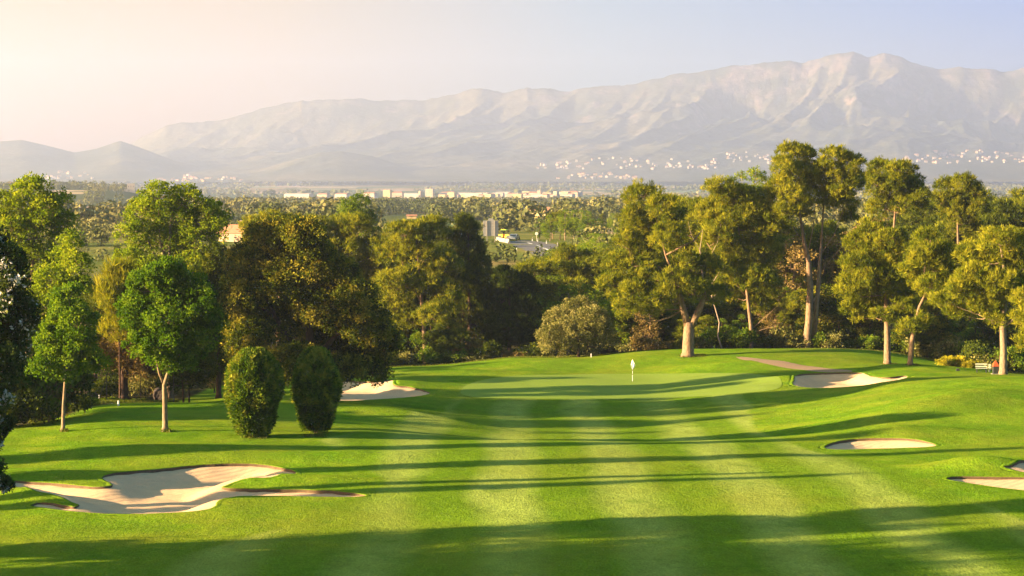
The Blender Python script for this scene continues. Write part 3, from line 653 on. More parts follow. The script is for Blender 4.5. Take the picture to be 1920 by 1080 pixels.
hero('blossom_tree', 'dark tree flecked with whitish blossoms at the left edge of the picture', 'tree', (-95, 1045), 82,
     [(-50, 470, 60, 50), (0, 500, 42, 44), (20, 545, 38, 44), (-30, 560, 60, 60), (28, 600, 36, 44), (0, 650, 46, 50), (-60, 650, 60, 60), (20, 690, 30, 36), (-10, 740, 38, 50), (-60, 760, 60, 60), (8, 800, 14, 22), (-90, 560, 70, 70), (-2, 880, 10, 26), (4, 915, 9, 16), (-10, 840, 14, 30)],
     [[(-95, 1060, .3), (-92, 800, .22), (-70, 600, .12), (-40, 500, .05)]], 'blossom_leaf', 'dark_bark', 'oak', 16, dens=1.5, tone=0.50, minh=0.2, twigs=0.3, size=0.8)
hero('holm_oak', 'huge spreading dark oak with golden brown new leaves behind the two clipped bushes', 'tree', (588, 742), 152,
     [(520, 448, 62, 38), (575, 440, 40, 30), (468, 500, 48, 46), (585, 490, 56, 44), (535, 530, 66, 50), (640, 520, 40, 36), (460, 560, 42, 50), (610, 575, 66, 48), (672, 560, 40, 40), (690, 610, 50, 44), (540, 610, 66, 56), (640, 640, 66, 50), (708, 655, 42, 42), (470, 640, 46, 56), (560, 680, 60, 40), (655, 690, 60, 26), (695, 705, 32, 16), (610, 700, 50, 24)],
     [[(588, 745, .55), (585, 690, .45), (580, 620, .32), (575, 540, .18), (560, 470, .07)], [(585, 680, .28), (630, 630, .2), (670, 580, .1)], [(585, 680, .28), (530, 620, .2), (490, 540, .1)]], 'oak_leaf', 'dark_bark', 'oak', 17, dens=2.6, tone=0.42, limb=.14, twigs=0.2, size=1.15)
hero('oak_tree', 'dark upright oak filling the gap between the taller maple and the huge oak', 'tree', (410, 748), 166,
     [(405, 490, 26, 30), (425, 530, 34, 40), (395, 550, 34, 40), (415, 600, 36, 40), (400, 650, 36, 36), (412, 695, 26, 30)],
     [[(410, 755, .25), (410, 640, .18), (410, 500, .06)]], 'pine_dark_leaf', 'dark_bark', 'oak', 18, dens=1.2, tone=0.35, twigs=0.1)
hero('willow_tree', 'slender tree with upright golden shoots between the left broadleaf trees', 'tree', (225, 755), 160,
     [(210, 520, 18, 30), (235, 525, 18, 32), (200, 560, 20, 34), (225, 575, 26, 36), (245, 585, 18, 34), (212, 620, 26, 30)],
     [[(225, 760, .09), (224, 640, .07), (222, 520, .03)]], 'willow_leaf', 'dark_bark', 'willow', 19, dens=1.3, tone=0.6, twigs=0.4)
hero('rusty_oak', 'low tree with rusty brown leaves on a thick dark trunk beyond the wire fence', 'tree', (232, 752), 163,
     [(212, 655, 26, 26), (240, 640, 34, 30), (270, 665, 34, 22), (225, 680, 40, 20), (290, 690, 28, 18), (262, 690, 26, 18)],
     [[(232, 756, .42), (232, 710, .34), (235, 670, .2), (240, 640, .08)]], 'dry_leaf', 'dark_bark', 'oak', 20, dens=1.1, tone=0.45, twigs=0.3)
hero('mop_tree', 'small dark mushroom-shaped tree on two short stems at the end of the fence', 'tree', (349, 757), 158,
     [(330, 690, 30, 30), (365, 690, 32, 32), (348, 670, 34, 28), (385, 700, 22, 26), (315, 715, 20, 18), (350, 715, 40, 16)],
     [[(344, 758, .09), (344, 735, .08), (340, 700, .05)], [(355, 758, .09), (354, 735, .08), (362, 700, .05)]], 'pine_dark_leaf', 'dark_bark', 'shrub', 21, dens=1.4, tone=0.3, twigs=0.2, size=1.3)
hero('rusty_shrub', 'tall rusty brown and gold shrub just left of the clipped bushes', 'shrub', (402, 735), 176,
     [(398, 670, 16, 20), (412, 690, 16, 22), (402, 712, 18, 18)], [[(402, 738, .05), (402, 690, .03)]], 'dry_leaf', 'dark_bark', 'shrub', 22, dens=1.3, tone=0.6)
# clipped bushes: leaf shell round a twiggy core
def clipped(label, px, row, rxp, top, seed):
    x, y, z = at(px, row); s = y / F; H = (row - top) * s; rx = rxp * s; rng = rs(seed)
    t = thing('clipped_cypress', label, 'bush', (x, y, z), 0, 'clipped oval bushes')
    n = 30000; v = rng.rand(n); u = rng.rand(n) * 2 * math.pi
    hh = v * 0.97 + 0.03
    def prof(h): return np.clip(np.where(h < 0.55, 0.46 + 0.54 * np.sin(np.clip(h / 0.55, 0, 1) * math.pi / 2) ** 1.1, np.sqrt(np.clip(1 - (np.clip(h - 0.55, 0, 1) / 0.46) ** 2.0, 0, 1))), 0.05, 1)
    bump = 1 + 0.22 * fbm(np.cos(u) * 2.2 + 5, np.sin(u) * 2.2 + hh * 7, 4, seed)
    r = rx * prof(hh) * bump * (0.80 + 0.22 * rng.rand(n) ** 0.7)
    pos = np.stack([r * np.cos(u), r * np.sin(u), hh * H], 1)
    nrm = unit(np.stack([np.cos(u), np.sin(u), np.where(hh > 0.55, (hh - 0.45) * 1.8, -0.2)], 1))
    ax = unit(nrm * 0.8 + rng.normal(size=(n, 3)) * 0.55 + np.array([0, 0, 0.5])); L = 0.14 + 0.17 * rng.rand(n) ** 2; sd_ = unit(np.cross(ax, rng.normal(size=(n, 3)))); w_ = L * 0.22
    V = np.empty((n, 4, 3)); V[:, 0] = pos; V[:, 1] = pos + ax * (L / 2)[:, None] + sd_ * w_[:, None]; V[:, 2] = pos + ax * L[:, None]; V[:, 3] = pos + ax * (L / 2)[:, None] - sd_ * w_[:, None]
    tn = np.clip(0.5 + 1.1 * fbm(u * 4, hh * 10, 3, seed + 9) + 0.5 * (rng.rand(n) - 0.5), 0, 1)
    obj('foliage', npmesh('foliage', V.reshape(-1, 3), np.arange(n * 4).reshape(-1, 4), 'hedge_leaf', {'tone': ('FACE', tn)}), t)
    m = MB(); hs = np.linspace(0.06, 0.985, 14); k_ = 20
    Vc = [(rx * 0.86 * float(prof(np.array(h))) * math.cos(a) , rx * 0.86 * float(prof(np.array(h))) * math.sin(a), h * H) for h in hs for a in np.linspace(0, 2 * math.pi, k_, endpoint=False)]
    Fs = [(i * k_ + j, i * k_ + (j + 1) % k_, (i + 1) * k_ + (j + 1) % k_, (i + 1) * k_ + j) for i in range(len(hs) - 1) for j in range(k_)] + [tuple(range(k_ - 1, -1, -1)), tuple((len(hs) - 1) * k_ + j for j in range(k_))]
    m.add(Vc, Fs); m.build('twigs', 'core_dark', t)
    m = MB(); m.tube([(0, 0, -0.2), (0, 0, 0.6)], [0.16, 0.1], 8); m.build('trunk', 'dark_bark', t)
clipped('left and wider of the two clipped oval bushes on the grass', 475, 818, 51, 656, 31)
clipped('right and narrower of the two clipped oval bushes, in front of the sand', 592, 811, 41, 655, 32)

# ---- behind the green, left and centre
hero('pine_tree', 'pine with a bare sunlit forked trunk between the huge oak and the dark wood', 'tree', (796, 658), 214,
     [(760, 445, 44, 30), (805, 435, 40, 28), (735, 480, 36, 30), (780, 482, 46, 32), (828, 500, 38, 32), (745, 530, 42, 28), (800, 535, 44, 28), (838, 560, 26, 30), (740, 580, 36, 26), (815, 590, 34, 24), (765, 600, 30, 20)],
     [[(798, 660, .30), (794, 610, .24), (790, 560, .18), (786, 510, .12), (780, 450, .05)], [(794, 600, .12), (812, 565, .09), (830, 530, .04)], [(791, 570, .10), (775, 540, .07), (758, 500, .03)], [(796, 640, .04), (820, 625, .02)]],
     seed=41, bark='pink_bark', dens=0.85, tone=0.55, twigs=0.6)
hero('pine_tree', 'dense dark pine with yellowish top, tallest behind the left of the green', 'tree', (882, 665), 219,
     [(872, 422, 24, 18), (880, 440, 24, 26), (848, 460, 28, 32), (880, 475, 32, 34), (898, 505, 22, 34), (860, 520, 36, 36), (895, 545, 32, 38), (870, 590, 40, 36), (905, 610, 34, 34)],
     [[(882, 668, .3), (880, 560, .2), (878, 440, .06)]], 'pine_dark_leaf', 'dark_bark', seed=42, dens=1.05, tone=0.55, twigs=0.2)
hero('pine_tree', 'yellowish pine just right of the huge oak, behind its upper branches', 'tree', (655, 690), 224,
     [(630, 430, 36, 22), (668, 425, 36, 22), (705, 470, 34, 30), (650, 470, 40, 30), (620, 470, 34, 30), (690, 520, 40, 34), (650, 530, 40, 34), (720, 540, 30, 34), (715, 590, 34, 34), (735, 630, 26, 34)],
     [[(665, 690, .3), (664, 560, .2), (655, 440, .06)]], seed=43, dens=1.0, tone=0.52, twigs=0.3)
hero('pine_tree', 'broad yellowish pine showing only its top behind the crown of the huge oak', 'tree', (500, 700), 224,
     [(475, 430, 30, 20), (510, 418, 34, 20), (545, 425, 36, 20), (590, 430, 36, 22), (500, 460, 50, 26), (570, 465, 50, 28), (540, 510, 60, 40)],
     [[(520, 715, .3), (525, 560, .2), (530, 430, .06)]], seed=44, dens=1.0, tone=0.58, twigs=0.2)
hero('ash_tree', 'dark green broadleaf top standing alone above the pines left of centre', 'tree', (668, 640), 268,
     [(653, 388, 16, 18), (676, 378, 17, 16), (668, 402, 26, 20), (693, 410, 14, 18), (650, 412, 18, 18), (672, 428, 34, 18), (700, 435, 14, 12)],
     [[(670, 600, .2), (670, 480, .14), (672, 390, .04)]], 'poplar_leaf', 'dark_bark', 'broad', 45, dens=1.2, tone=0.32, twigs=0.3)
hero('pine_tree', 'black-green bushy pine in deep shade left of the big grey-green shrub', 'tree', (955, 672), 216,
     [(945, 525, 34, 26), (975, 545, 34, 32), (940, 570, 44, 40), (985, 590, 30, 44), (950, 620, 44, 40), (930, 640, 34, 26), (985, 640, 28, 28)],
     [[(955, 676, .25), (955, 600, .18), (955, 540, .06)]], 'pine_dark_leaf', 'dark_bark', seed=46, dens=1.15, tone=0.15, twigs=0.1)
hero('grey_shrub', 'large rounded grey-green shrub with pale leaf tips at the grass edge behind the green', 'shrub', (1085, 670), 206,
     [(1085, 580, 36, 24), (1110, 600, 36, 30), (1050, 605, 34, 30), (1030, 632, 26, 28), (1075, 625, 44, 36), (1125, 625, 32, 32), (1050, 650, 44, 22), (1100, 650, 44, 22), (1140, 645, 18, 20)],
     [[(1085, 674, .14), (1085, 620, .08)]], 'grey_shrub_leaf', 'dark_bark', 'shrub', 47, dens=1.2, tone=0.58, size=1.35, twigs=0.15)

# ---- the pines on the right
hero('pine_tree', 'big pine with a stout forked trunk on the grass mound nearest the flag', 'tree', (1292, 668), YB,
     [(1205, 372, 34, 28), (1235, 388, 30, 24), (1185, 410, 26, 24), (1260, 405, 26, 22), (1215, 425, 40, 26), (1178, 450, 28, 20), (1250, 445, 34, 26), (1200, 468, 34, 20), (1165, 500, 36, 24), (1205, 510, 44, 26), (1150, 535, 32, 24), (1245, 520, 40, 28), (1190, 550, 44, 26), (1225, 575, 30, 20), (1170, 580, 24, 18), (1310, 525, 34, 24), (1325, 500, 30, 22), (1262, 530, 34, 22, -1.2), (1300, 545, 34, 20, -1.0), (1232, 560, 34, 20, -1.5), (1290, 500, 30, 22), (1345, 555, 26, 18)],
     [[(1290, 668, .62), (1291, 630, .56), (1292, 604, .52)], [(1290, 612, .42), (1281, 580, .36), (1273, 548, .28), (1262, 515, .15), (1248, 478, .11), (1236, 430, .07), (1222, 385, .03)], [(1295, 612, .40), (1308, 588, .36), (1319, 562, .28), (1320, 535, .14), (1316, 505, .08)],
      [(1248, 478, .10), (1300, 452, .08), (1316, 432, .04)], [(1262, 515, .1), (1225, 495, .07), (1185, 500, .03)], [(1316, 600, .05), (1308, 615, .03), (1302, 590, .04)]],
     seed=51, bark='pink_bark', dens=0.95, tone=0.55, limb=.10, twigs=0.4, minh=0.3)
hero('pine_tree', 'broad full pine just right of the forked pine, dry twigs showing at its left', 'tree', (1408, 655), 212,
     [(1345, 355, 30, 20), (1375, 375, 44, 28), (1405, 385, 40, 30), (1335, 400, 30, 26), (1435, 415, 28, 30), (1375, 420, 54, 34), (1415, 440, 44, 30), (1345, 445, 34, 26), (1385, 480, 54, 30), (1438, 475, 26, 26), (1345, 500, 28, 22), (1410, 525, 46, 28), (1365, 545, 44, 24), (1445, 540, 24, 24), (1420, 570, 34, 20)],
     [[(1409, 655, .24), (1408, 610, .22), (1402, 560, .18), (1395, 500, .14), (1385, 430, .08), (1375, 375, .03)], [(1402, 560, .10), (1350, 490, .07), (1325, 455, .04)], [(1406, 620, .05), (1440, 590, .03), (1462, 570, .015)], [(1406, 625, .04), (1450, 612, .025), (1475, 600, .012)]],
     seed=52, bark='pink_bark', dens=1.0, tone=0.58, twigs=0.4)
hero('dead_branches', 'bare grey dead branches hanging in the gap between the forked pine and the broad pine', 'branches', (1335, 650), 209.5,
     [(1330, 500, 3, 3)], [[(1356, 655, .09), (1346, 630, .085), (1349, 605, .08), (1336, 560, .07), (1322, 510, .06), (1312, 470, .045), (1318, 430, .02)], [(1330, 540, .05), (1290, 490, .03), (1262, 480, .015)], [(1322, 500, .05), (1345, 455, .03), (1352, 420, .015)], [(1330, 540, .05), (1355, 500, .03), (1372, 495, .012)], [(1318, 480, .04), (1296, 440, .02), (1290, 415, .01)], [(1332, 560, .04), (1360, 540, .02), (1380, 545, .01)]],
     'dry_leaf', 'dead_bark', 'shrub', 53, dens=0.3)
hero('pine_tree', 'tallest pine with two high bare trunks and a wide parted crown right of centre', 'tree', (1516, 650), 211.5,
     [(1488, 288, 34, 18), (1515, 300, 22, 22), (1468, 318, 28, 26), (1500, 330, 36, 28), (1462, 355, 26, 28), (1490, 372, 36, 28), (1470, 400, 24, 24), (1505, 400, 22, 20), (1560, 300, 30, 20), (1590, 310, 28, 24), (1545, 325, 28, 26), (1605, 345, 16, 28), (1575, 350, 36, 30), (1550, 375, 28, 26), (1590, 385, 22, 22), (1530, 350, 18, 26), (1460, 430, 20, 18), (1600, 415, 18, 12)],
     [[(1511, 652, .46), (1517, 600, .40), (1519, 540, .35), (1516, 490, .29), (1508, 455, .22), (1500, 400, .12), (1493, 340, .05)], [(1526, 652, .30, .3), (1531, 590, .26, .3), (1533, 560, .25, .3), (1536, 530, .24, .3), (1538, 490, .2, .3), (1542, 440, .12, .3), (1545, 385, .09, .3), (1555, 320, .04, .3)],
      [(1520, 575, .1), (1534, 550, .1, .3)], [(1538, 480, .07, .3), (1565, 440, .05, .3), (1582, 395, .03, .3)], [(1514, 480, .07), (1524, 430, .05), (1530, 370, .03)], [(1508, 455, .05), (1482, 420, .04), (1468, 370, .02)], [(1534, 520, .03, .3), (1560, 485, .02, .3), (1580, 462, .01, .3)]],
     seed=54, bark='pink_bark', dens=0.95, tone=0.60, limb=.09, twigs=0.5, minh=0.45)
hero('pine_tree', 'dark round-topped pine directly right of the tallest pine', 'tree', (1680, 655), 226,
     [(1655, 318, 26, 16), (1685, 322, 32, 18), (1710, 345, 26, 22), (1645, 350, 28, 30), (1680, 355, 40, 30), (1722, 372, 20, 20), (1660, 390, 34, 24), (1700, 385, 34, 22)],
     [[(1675, 655, .3), (1672, 500, .22), (1678, 400, .12), (1682, 340, .05)], [(1672, 470, .08), (1640, 440, .05), (1625, 420, .02)]], seed=55, bark='pink_bark', dens=1.1, tone=0.5, twigs=0.4)
hero('pine_tree', 'pine with a straight pinkish trunk, left of the pair behind the right sand bunker', 'tree', (1664, 683), None,
     [(1640, 435, 30, 20), (1665, 452, 32, 24), (1618, 462, 32, 24), (1650, 485, 50, 28), (1602, 500, 32, 26), (1690, 495, 28, 30), (1630, 525, 54, 28), (1590, 540, 28, 22), (1675, 540, 44, 30), (1640, 565, 54, 24), (1610, 585, 34, 16), (1690, 575, 26, 20), (1650, 592, 30, 12)],
     [[(1664, 684, .35), (1664, 640, .31), (1663, 600, .28), (1660, 540, .15), (1655, 450, .05)], [(1663, 605, .06), (1640, 595, .04)]], seed=56, bark='pink_bark', dens=0.95, tone=0.52, twigs=0.45)
hero('pine_tree', 'slimmer pine with a kinked trunk, right of the pair behind the right sand bunker', 'tree', (1707, 684), None,
     [(1745, 452, 26, 18), (1765, 470, 24, 20), (1725, 480, 28, 24), (1755, 500, 38, 26), (1715, 515, 28, 24), (1775, 525, 22, 20), (1740, 540, 36, 22), (1700, 615, 26, 14), (1722, 605, 18, 14), (1765, 555, 20, 12)],
     [[(1706, 684, .25), (1710, 640, .23), (1716, 606, .20), (1724, 575, .14), (1736, 550, .11), (1733, 510, .08), (1745, 450, .03)], [(1736, 553, .05), (1750, 545, .03)]], seed=57, bark='pink_bark', dens=0.9, tone=0.52, twigs=0.5)
hero('pine_tree', 'low spreading pine with a thick pale trunk near the right edge beside the bench', 'tree', (1881, 702), None,
     [(1868, 450, 40, 22), (1900, 460, 32, 26), (1840, 480, 40, 26), (1880, 495, 46, 30), (1915, 500, 26, 30), (1820, 520, 36, 24), (1860, 535, 46, 28), (1795, 545, 30, 20), (1900, 540, 34, 26), (1775, 565, 24, 14), (1835, 568, 40, 20), (1808, 590, 28, 14), (1850, 598, 24, 12)],
     [[(1881, 704, .36), (1882, 660, .31), (1880, 615, .28), (1884, 570, .2), (1882, 500, .12), (1875, 455, .05)], [(1883, 608, .13), (1860, 600, .1), (1835, 590, .05)], [(1883, 612, .14), (1905, 596, .12), (1925, 580, .1), (1950, 560, .05)]],
     seed=58, bark='pale_bark', dens=0.95, tone=0.6, twigs=0.45)
hero('pine_tree', 'brighter yellow-green pine branches cut off by the right edge of the picture', 'tree', (1975, 705), 160,
     [(1935, 565, 32, 26), (1965, 545, 34, 30), (1912, 600, 12, 14), (1930, 615, 22, 22), (1965, 610, 34, 30), (1925, 650, 16, 14), (1960, 655, 30, 22), (1990, 590, 34, 50)],
     [[(1975, 710, .2), (1972, 640, .16), (1968, 560, .06)]], seed=59, bark='pale_bark', dens=0.9, tone=0.75, twigs=0.6)
hero('pine_tree', 'rounded pine on the skyline left of the far right edge, dark on its right side', 'tree', (1795, 640), 252,
     [(1778, 350, 22, 16), (1805, 345, 24, 18), (1822, 365, 20, 22), (1785, 378, 34, 20), (1760, 375, 18, 14), (1830, 395, 20, 22), (1795, 405, 40, 22), (1815, 430, 34, 24), (1840, 440, 20, 22)],
     [[(1800, 640, .3), (1798, 500, .22), (1795, 400, .1), (1795, 360, .04)]], seed=60, bark='pink_bark', dens=1.0, tone=0.5, twigs=0.3)
hero('aspen_tree', 'thin half-bare broadleaf tree poking above the pines left of the tallest pine', 'tree', (1400, 640), 262,
     [(1372, 338, 10, 8), (1390, 332, 9, 12), (1412, 330, 16, 14), (1428, 340, 14, 18), (1418, 362, 24, 18), (1392, 358, 16, 14), (1440, 375, 18, 26), (1405, 385, 26, 18), (1425, 410, 30, 26)],
     [[(1410, 600, .16), (1410, 480, .12), (1412, 400, .07), (1414, 330, .02)], [(1410, 400, .04), (1392, 350, .02), (1390, 322, .01)]], 'poplar_leaf', 'pale_bark', 'broad', 61, dens=1.1, tone=0.7, twigs=0.7)
hero('juniper_bush', 'low spreading golden juniper beside the bench near the right edge', 'bush', (1795, 690), 192.5,
     [(1768, 677, 16, 6), (1785, 680, 18, 9), (1800, 678, 18, 8), (1812, 684, 20, 9), (1825, 686, 14, 9), (1790, 687, 26, 6)],
     [[(1795, 692, .05), (1795, 684, .03)]], 'gold_leaf', 'dark_bark', 'juniper', 62, dens=1.6, tone=0.55, twigs=0.1, crown_name='foliage')

# ---- library trees for the wood, each copied with its own size and turn
def gen_lobes(kind, H, rng):
    L = []
    if kind == 'pine':
        for i in range(14):
            f = rng.uniform(0.30, 0.93); a = rng.rand() * 6.283; rr = H * 0.20 * math.sin(min(1, (1.08 - f) / 0.5) * math.pi / 2) * rng.uniform(0.5, 1.1); r = H * rng.uniform(0.085, 0.135)
            L.append((rr * math.cos(a), rr * math.sin(a), f * H, r * 1.15, r * 1.15, r * 0.72))
        L.append((0, 0, 0.92 * H, H * .09, H * .09, H * .075))
    elif kind == 'broad':
        for i in range(15):
            f = rng.uniform(0.16, 0.88); a = rng.rand() * 6.283; rr = H * 0.22 * math.sqrt(max(0.1, 1 - ((f - 0.55) / 0.5) ** 2)) * rng.uniform(0.4, 1.1); r = H * rng.uniform(0.10, 0.15)
            L.append((rr * math.cos(a), rr * math.sin(a), f * H, r, r, r * 0.85))
        L.append((0, 0, 0.9 * H, H * .1, H * .1, H * .09))
    elif kind == 'column':
        for i in range(9):
            f = 0.16 + 0.78 * i / 8; r = H * 0.115 * (1.0 if f < 0.7 else 1.35 - f * 0.8); a = rng.rand() * 6.283
            L.append((0.035 * H * math.cos(a), 0.035 * H * math.sin(a), f * H, r, r, r * 1.15))
    return L
LIB = {}
def lib(key, name, kind, H, leaf, bark, style, seed, dens, tone, twigs=0.25, size=1.3):
    rng = rs(seed); L = gen_lobes(kind, H, rng); lean = rng.normal(size=2) * 0.03 * H
    path = [np.array([0, 0, -0.3]), np.array([0, 0, 0.3]), np.array([lean[0], lean[1], 0.35 * H]), np.array([lean[0] * .6, 0, 0.65 * H]), np.array([0, 0, 0.9 * H])]
    r = 0.018 * H
    t = build_tree(name, 'x', 'tree', (0, 0, -500), L, path, [r * 1.4, r, r * .8, r * .5, r * .2], leaf, bark, style, seed, dens=dens, tone=tone, twigs=twigs, size=size)
    LIB[key] = (t, H * 1.03, False)
lib('pineA', 'pine_tree', 'pine', 13, 'pine_leaf', 'pink_bark', 'pine', 101, 1.0, 0.5)
lib('pineB', 'pine_tree', 'pine', 12, 'pine_leaf', 'pink_bark', 'pine', 102, 1.0, 0.42)
lib('pineC', 'pine_tree', 'pine', 13, 'pine_dark_leaf', 'dark_bark', 'pine', 103, 1.1, 0.45)
lib('pineD', 'pine_tree', 'pine', 12, 'pine_leaf', 'pink_bark', 'pine', 108, 0.8, 0.6, 0.6)
lib('broadA', 'broadleaf_tree', 'broad', 10, 'shrub_leaf', 'dark_bark', 'broad', 104, 1.0, 0.5)
lib('broadB', 'broadleaf_tree', 'broad', 10, 'poplar_leaf', 'pale_bark', 'broad', 105, 1.0, 0.5)
lib('broadC', 'oak_tree', 'broad', 9, 'oak_leaf', 'dark_bark', 'oak', 106, 1.0, 0.3, size=1.4)
lib('dry', 'dry_tree', 'broad', 9, 'dry_leaf', 'pink_bark', 'broad', 107, 0.55, 0.5, 0.8)
lib('column', 'cypress_tree', 'column', 14, 'pine_dark_leaf', 'dark_bark', 'pine', 109, 1.5, 0.5, 0.05)
def place(key, x, y, toprow=None, H=None, rz=0.0, wide=1.0, label='', group=None, cat='tree'):
    t, h0, used = LIB[key]; z = hz1(x, y)
    if H is None: H = (CZ - (toprow - HR) / F * y) - z
    s = max(0.15, H / h0)
    o = t if not used else copy_tree(t)
    LIB[key] = (t, h0, True)
    o.location = (x, y, z - 0.1); o.scale = (s * wide, s * wide, s); o.rotation_euler = (0, 0, rz)
    if label: o['label'] = label
    o['category'] = cat
    if group: o['group'] = group
    elif 'group' in o.keys(): del o['group']
    return o
ORDS = 'first second third fourth fifth sixth seventh eighth ninth tenth eleventh twelfth thirteenth fourteenth fifteenth sixteenth seventeenth eighteenth nineteenth twentieth'.split()
LOOK = {'pineA': 'olive pine', 'pineB': 'dull green pine', 'pineC': 'dark pine', 'pineD': 'thin yellowish pine', 'broadA': 'green leafy tree', 'broadB': 'bright leafy tree', 'broadC': 'brownish oak', 'dry': 'half-dry twiggy tree', 'column': 'narrow cypress'}
def fill(zone, px0, px1, Y0, Y1, n, top, keys, seed, group, wide=1.15, jit=30):
    """n trees at even spacing with jitter; top = [(px, row)] is the skyline their tops reach up to"""
    rng = rs(seed); items = []
    for i in range(n):
        px = px0 + (px1 - px0) * (i + 0.5 + rng.uniform(-.35, .35)) / n; Y = rng.uniform(Y0, Y1)
        row = float(np.interp(px, [t[0] for t in top], [t[1] for t in top])) + rng.rand() ** 1.3 * jit
        items.append((px, Y, row, keys[rng.randint(len(keys))], rng.rand() * 6.28))
    items.sort(); cnt = {}
    for px, Y, row, key, rz in items:
        cnt[key] = cnt.get(key, 0) + 1
        place(key, (px - 960) / F * Y, Y, toprow=row, rz=rz, wide=wide * rng.uniform(0.9, 1.2), group=group, label='%s %s, %s from left' % (LOOK[key], zone, ORDS[min(19, cnt[key] - 1)]))
G1 = 'trees of the wood beyond the left rough'; G2 = 'trees of the wood behind the green'; G3 = 'trees of the wood at the right'
fill('in the wood past the fence at far left', -60, 215, 172, 195, 10, [(-60, 520), (100, 560), (150, 505), (215, 540)], ['broadA', 'broadB', 'pineC'], 201, G1, 1.2)
fill('in shade low behind the two maples', -20, 400, 206, 222, 13, [(-20, 600), (160, 560), (240, 560), (400, 560)], ['broadA', 'pineC', 'broadC'], 202, G1, 1.3)
fill('deep in the wood left of the huge oak', 150, 440, 232, 262, 10, [(150, 540), (220, 520), (300, 480), (440, 470)], ['pineC', 'broadA', 'pineB'], 203, G1)
fill('behind the huge oak', 420, 760, 232, 262, 8, [(420, 455), (480, 440), (620, 440), (760, 480)], ['pineA', 'pineB', 'pineC'], 204, G2)
fill('at the grass edge left of the green', 640, 930, 208, 226, 15, [(640, 590), (760, 560), (860, 600), (930, 610)], ['pineC', 'broadA', 'dry', 'broadC'], 205, G2, 1.3)
fill('behind the sunlit forked trunk', 690, 925, 232, 258, 10, [(690, 470), (760, 455), (850, 450), (905, 480), (925, 540)], ['pineA', 'pineC', 'pineD'], 206, G2)
fill('in the dip below the road', 925, 1160, 236, 290, 14, [(925, 530), (960, 492), (1010, 475), (1060, 452), (1160, 448)], ['broadA', 'broadB', 'pineA', 'pineB'], 207, G2, 1.25)
fill('above the grey-green shrub', 1000, 1180, 214, 230, 6, [(1000, 560), (1060, 520), (1120, 490), (1180, 500)], ['broadA', 'broadB', 'pineB'], 208, G2, 1.2)
fill('under the forked pine', 1150, 1480, 213, 226, 16, [(1150, 560), (1300, 570), (1480, 560)], ['broadA', 'broadC', 'dry', 'pineB'], 209, G2, 1.3)
fill('behind the forked pine', 1160, 1460, 236, 268, 10, [(1160, 430), (1200, 400), (1290, 352), (1330, 360), (1460, 400)], ['pineA', 'pineB', 'pineC'], 210, G2, 1.15, 16)
fill('beneath the tallest pine', 1440, 1640, 216, 230, 11, [(1440, 560), (1540, 520), (1640, 540)], ['broadA', 'dry', 'pineD', 'broadC'], 211, G3, 1.25)
fill('behind the tallest pine', 1430, 1660, 236, 262, 10, [(1430, 430), (1540, 410), (1660, 400)], ['pineD', 'dry', 'pineA'], 212, G3)
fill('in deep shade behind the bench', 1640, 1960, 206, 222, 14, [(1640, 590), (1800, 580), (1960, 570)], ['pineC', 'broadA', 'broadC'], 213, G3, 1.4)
fill('in the middle of the right wood', 1640, 1960, 226, 246, 12, [(1640, 450), (1740, 440), (1860, 450), (1960, 430)], ['pineA', 'pineB', 'pineD'], 214, G3, 1.15)
fill('on the skyline at the right', 1730, 1980, 262, 300, 11, [(1730, 380), (1755, 345), (1850, 345), (1872, 372), (1900, 350), (1980, 335)], ['pineA', 'pineB', 'pineC'], 215, G3, 1.3, 22)
fill('far down in the dip behind the pines', 1130, 1700, 296, 325, 14, [(1130, 505), (1300, 500), (1700, 500)], ['broadA', 'pineB', 'pineC'], 230, G2, 1.5)
fill('in the hollow behind the pines', 1150, 1700, 228, 238, 14, [(1150, 540), (1700, 530)], ['broadA', 'broadC', 'pineB', 'broadB'], 231, G2, 1.5)
fill('by the far side of the road', 1010, 1140, 410, 440, 11, [(1005, 405), (1030, 395), (1060, 385), (1100, 392), (1118, 400), (1150, 440)], ['broadB', 'broadA', 'pineB'], 216, 'trees beside the road', 1.1, 10)
fill('down the bank below the road', 1020, 1160, 330, 370, 7, [(1020, 478), (1060, 445), (1160, 425)], ['broadB', 'broadA'], 217, 'trees beside the road', 1.2, 20)
fill('left of the road sign', 830, 915, 300, 390, 4, [(830, 480), (915, 490)], ['broadA', 'pineA'], 218, 'trees beside the road', 1.0, 10)
fill('beyond the left wood in the valley', 150, 225, 360, 420, 4, [(150, 440), (190, 418), (225, 470)], ['pineC'], 219, 'dark pines in the valley at left', 1.2, 14)
fill('near the stone house', 380, 640, 560, 640, 9, [(380, 425), (480, 412), (560, 420), (640, 415)], ['broadA', 'pineB', 'broadC'], 220, 'trees round the stone house', 1.2, 12)
fill('right of the road in the field', 1120, 1190, 480, 620, 4, [(1120, 405), (1150, 388), (1190, 420)], ['broadB', 'pineB'], 221, 'trees beside the road', 1.0, 14)
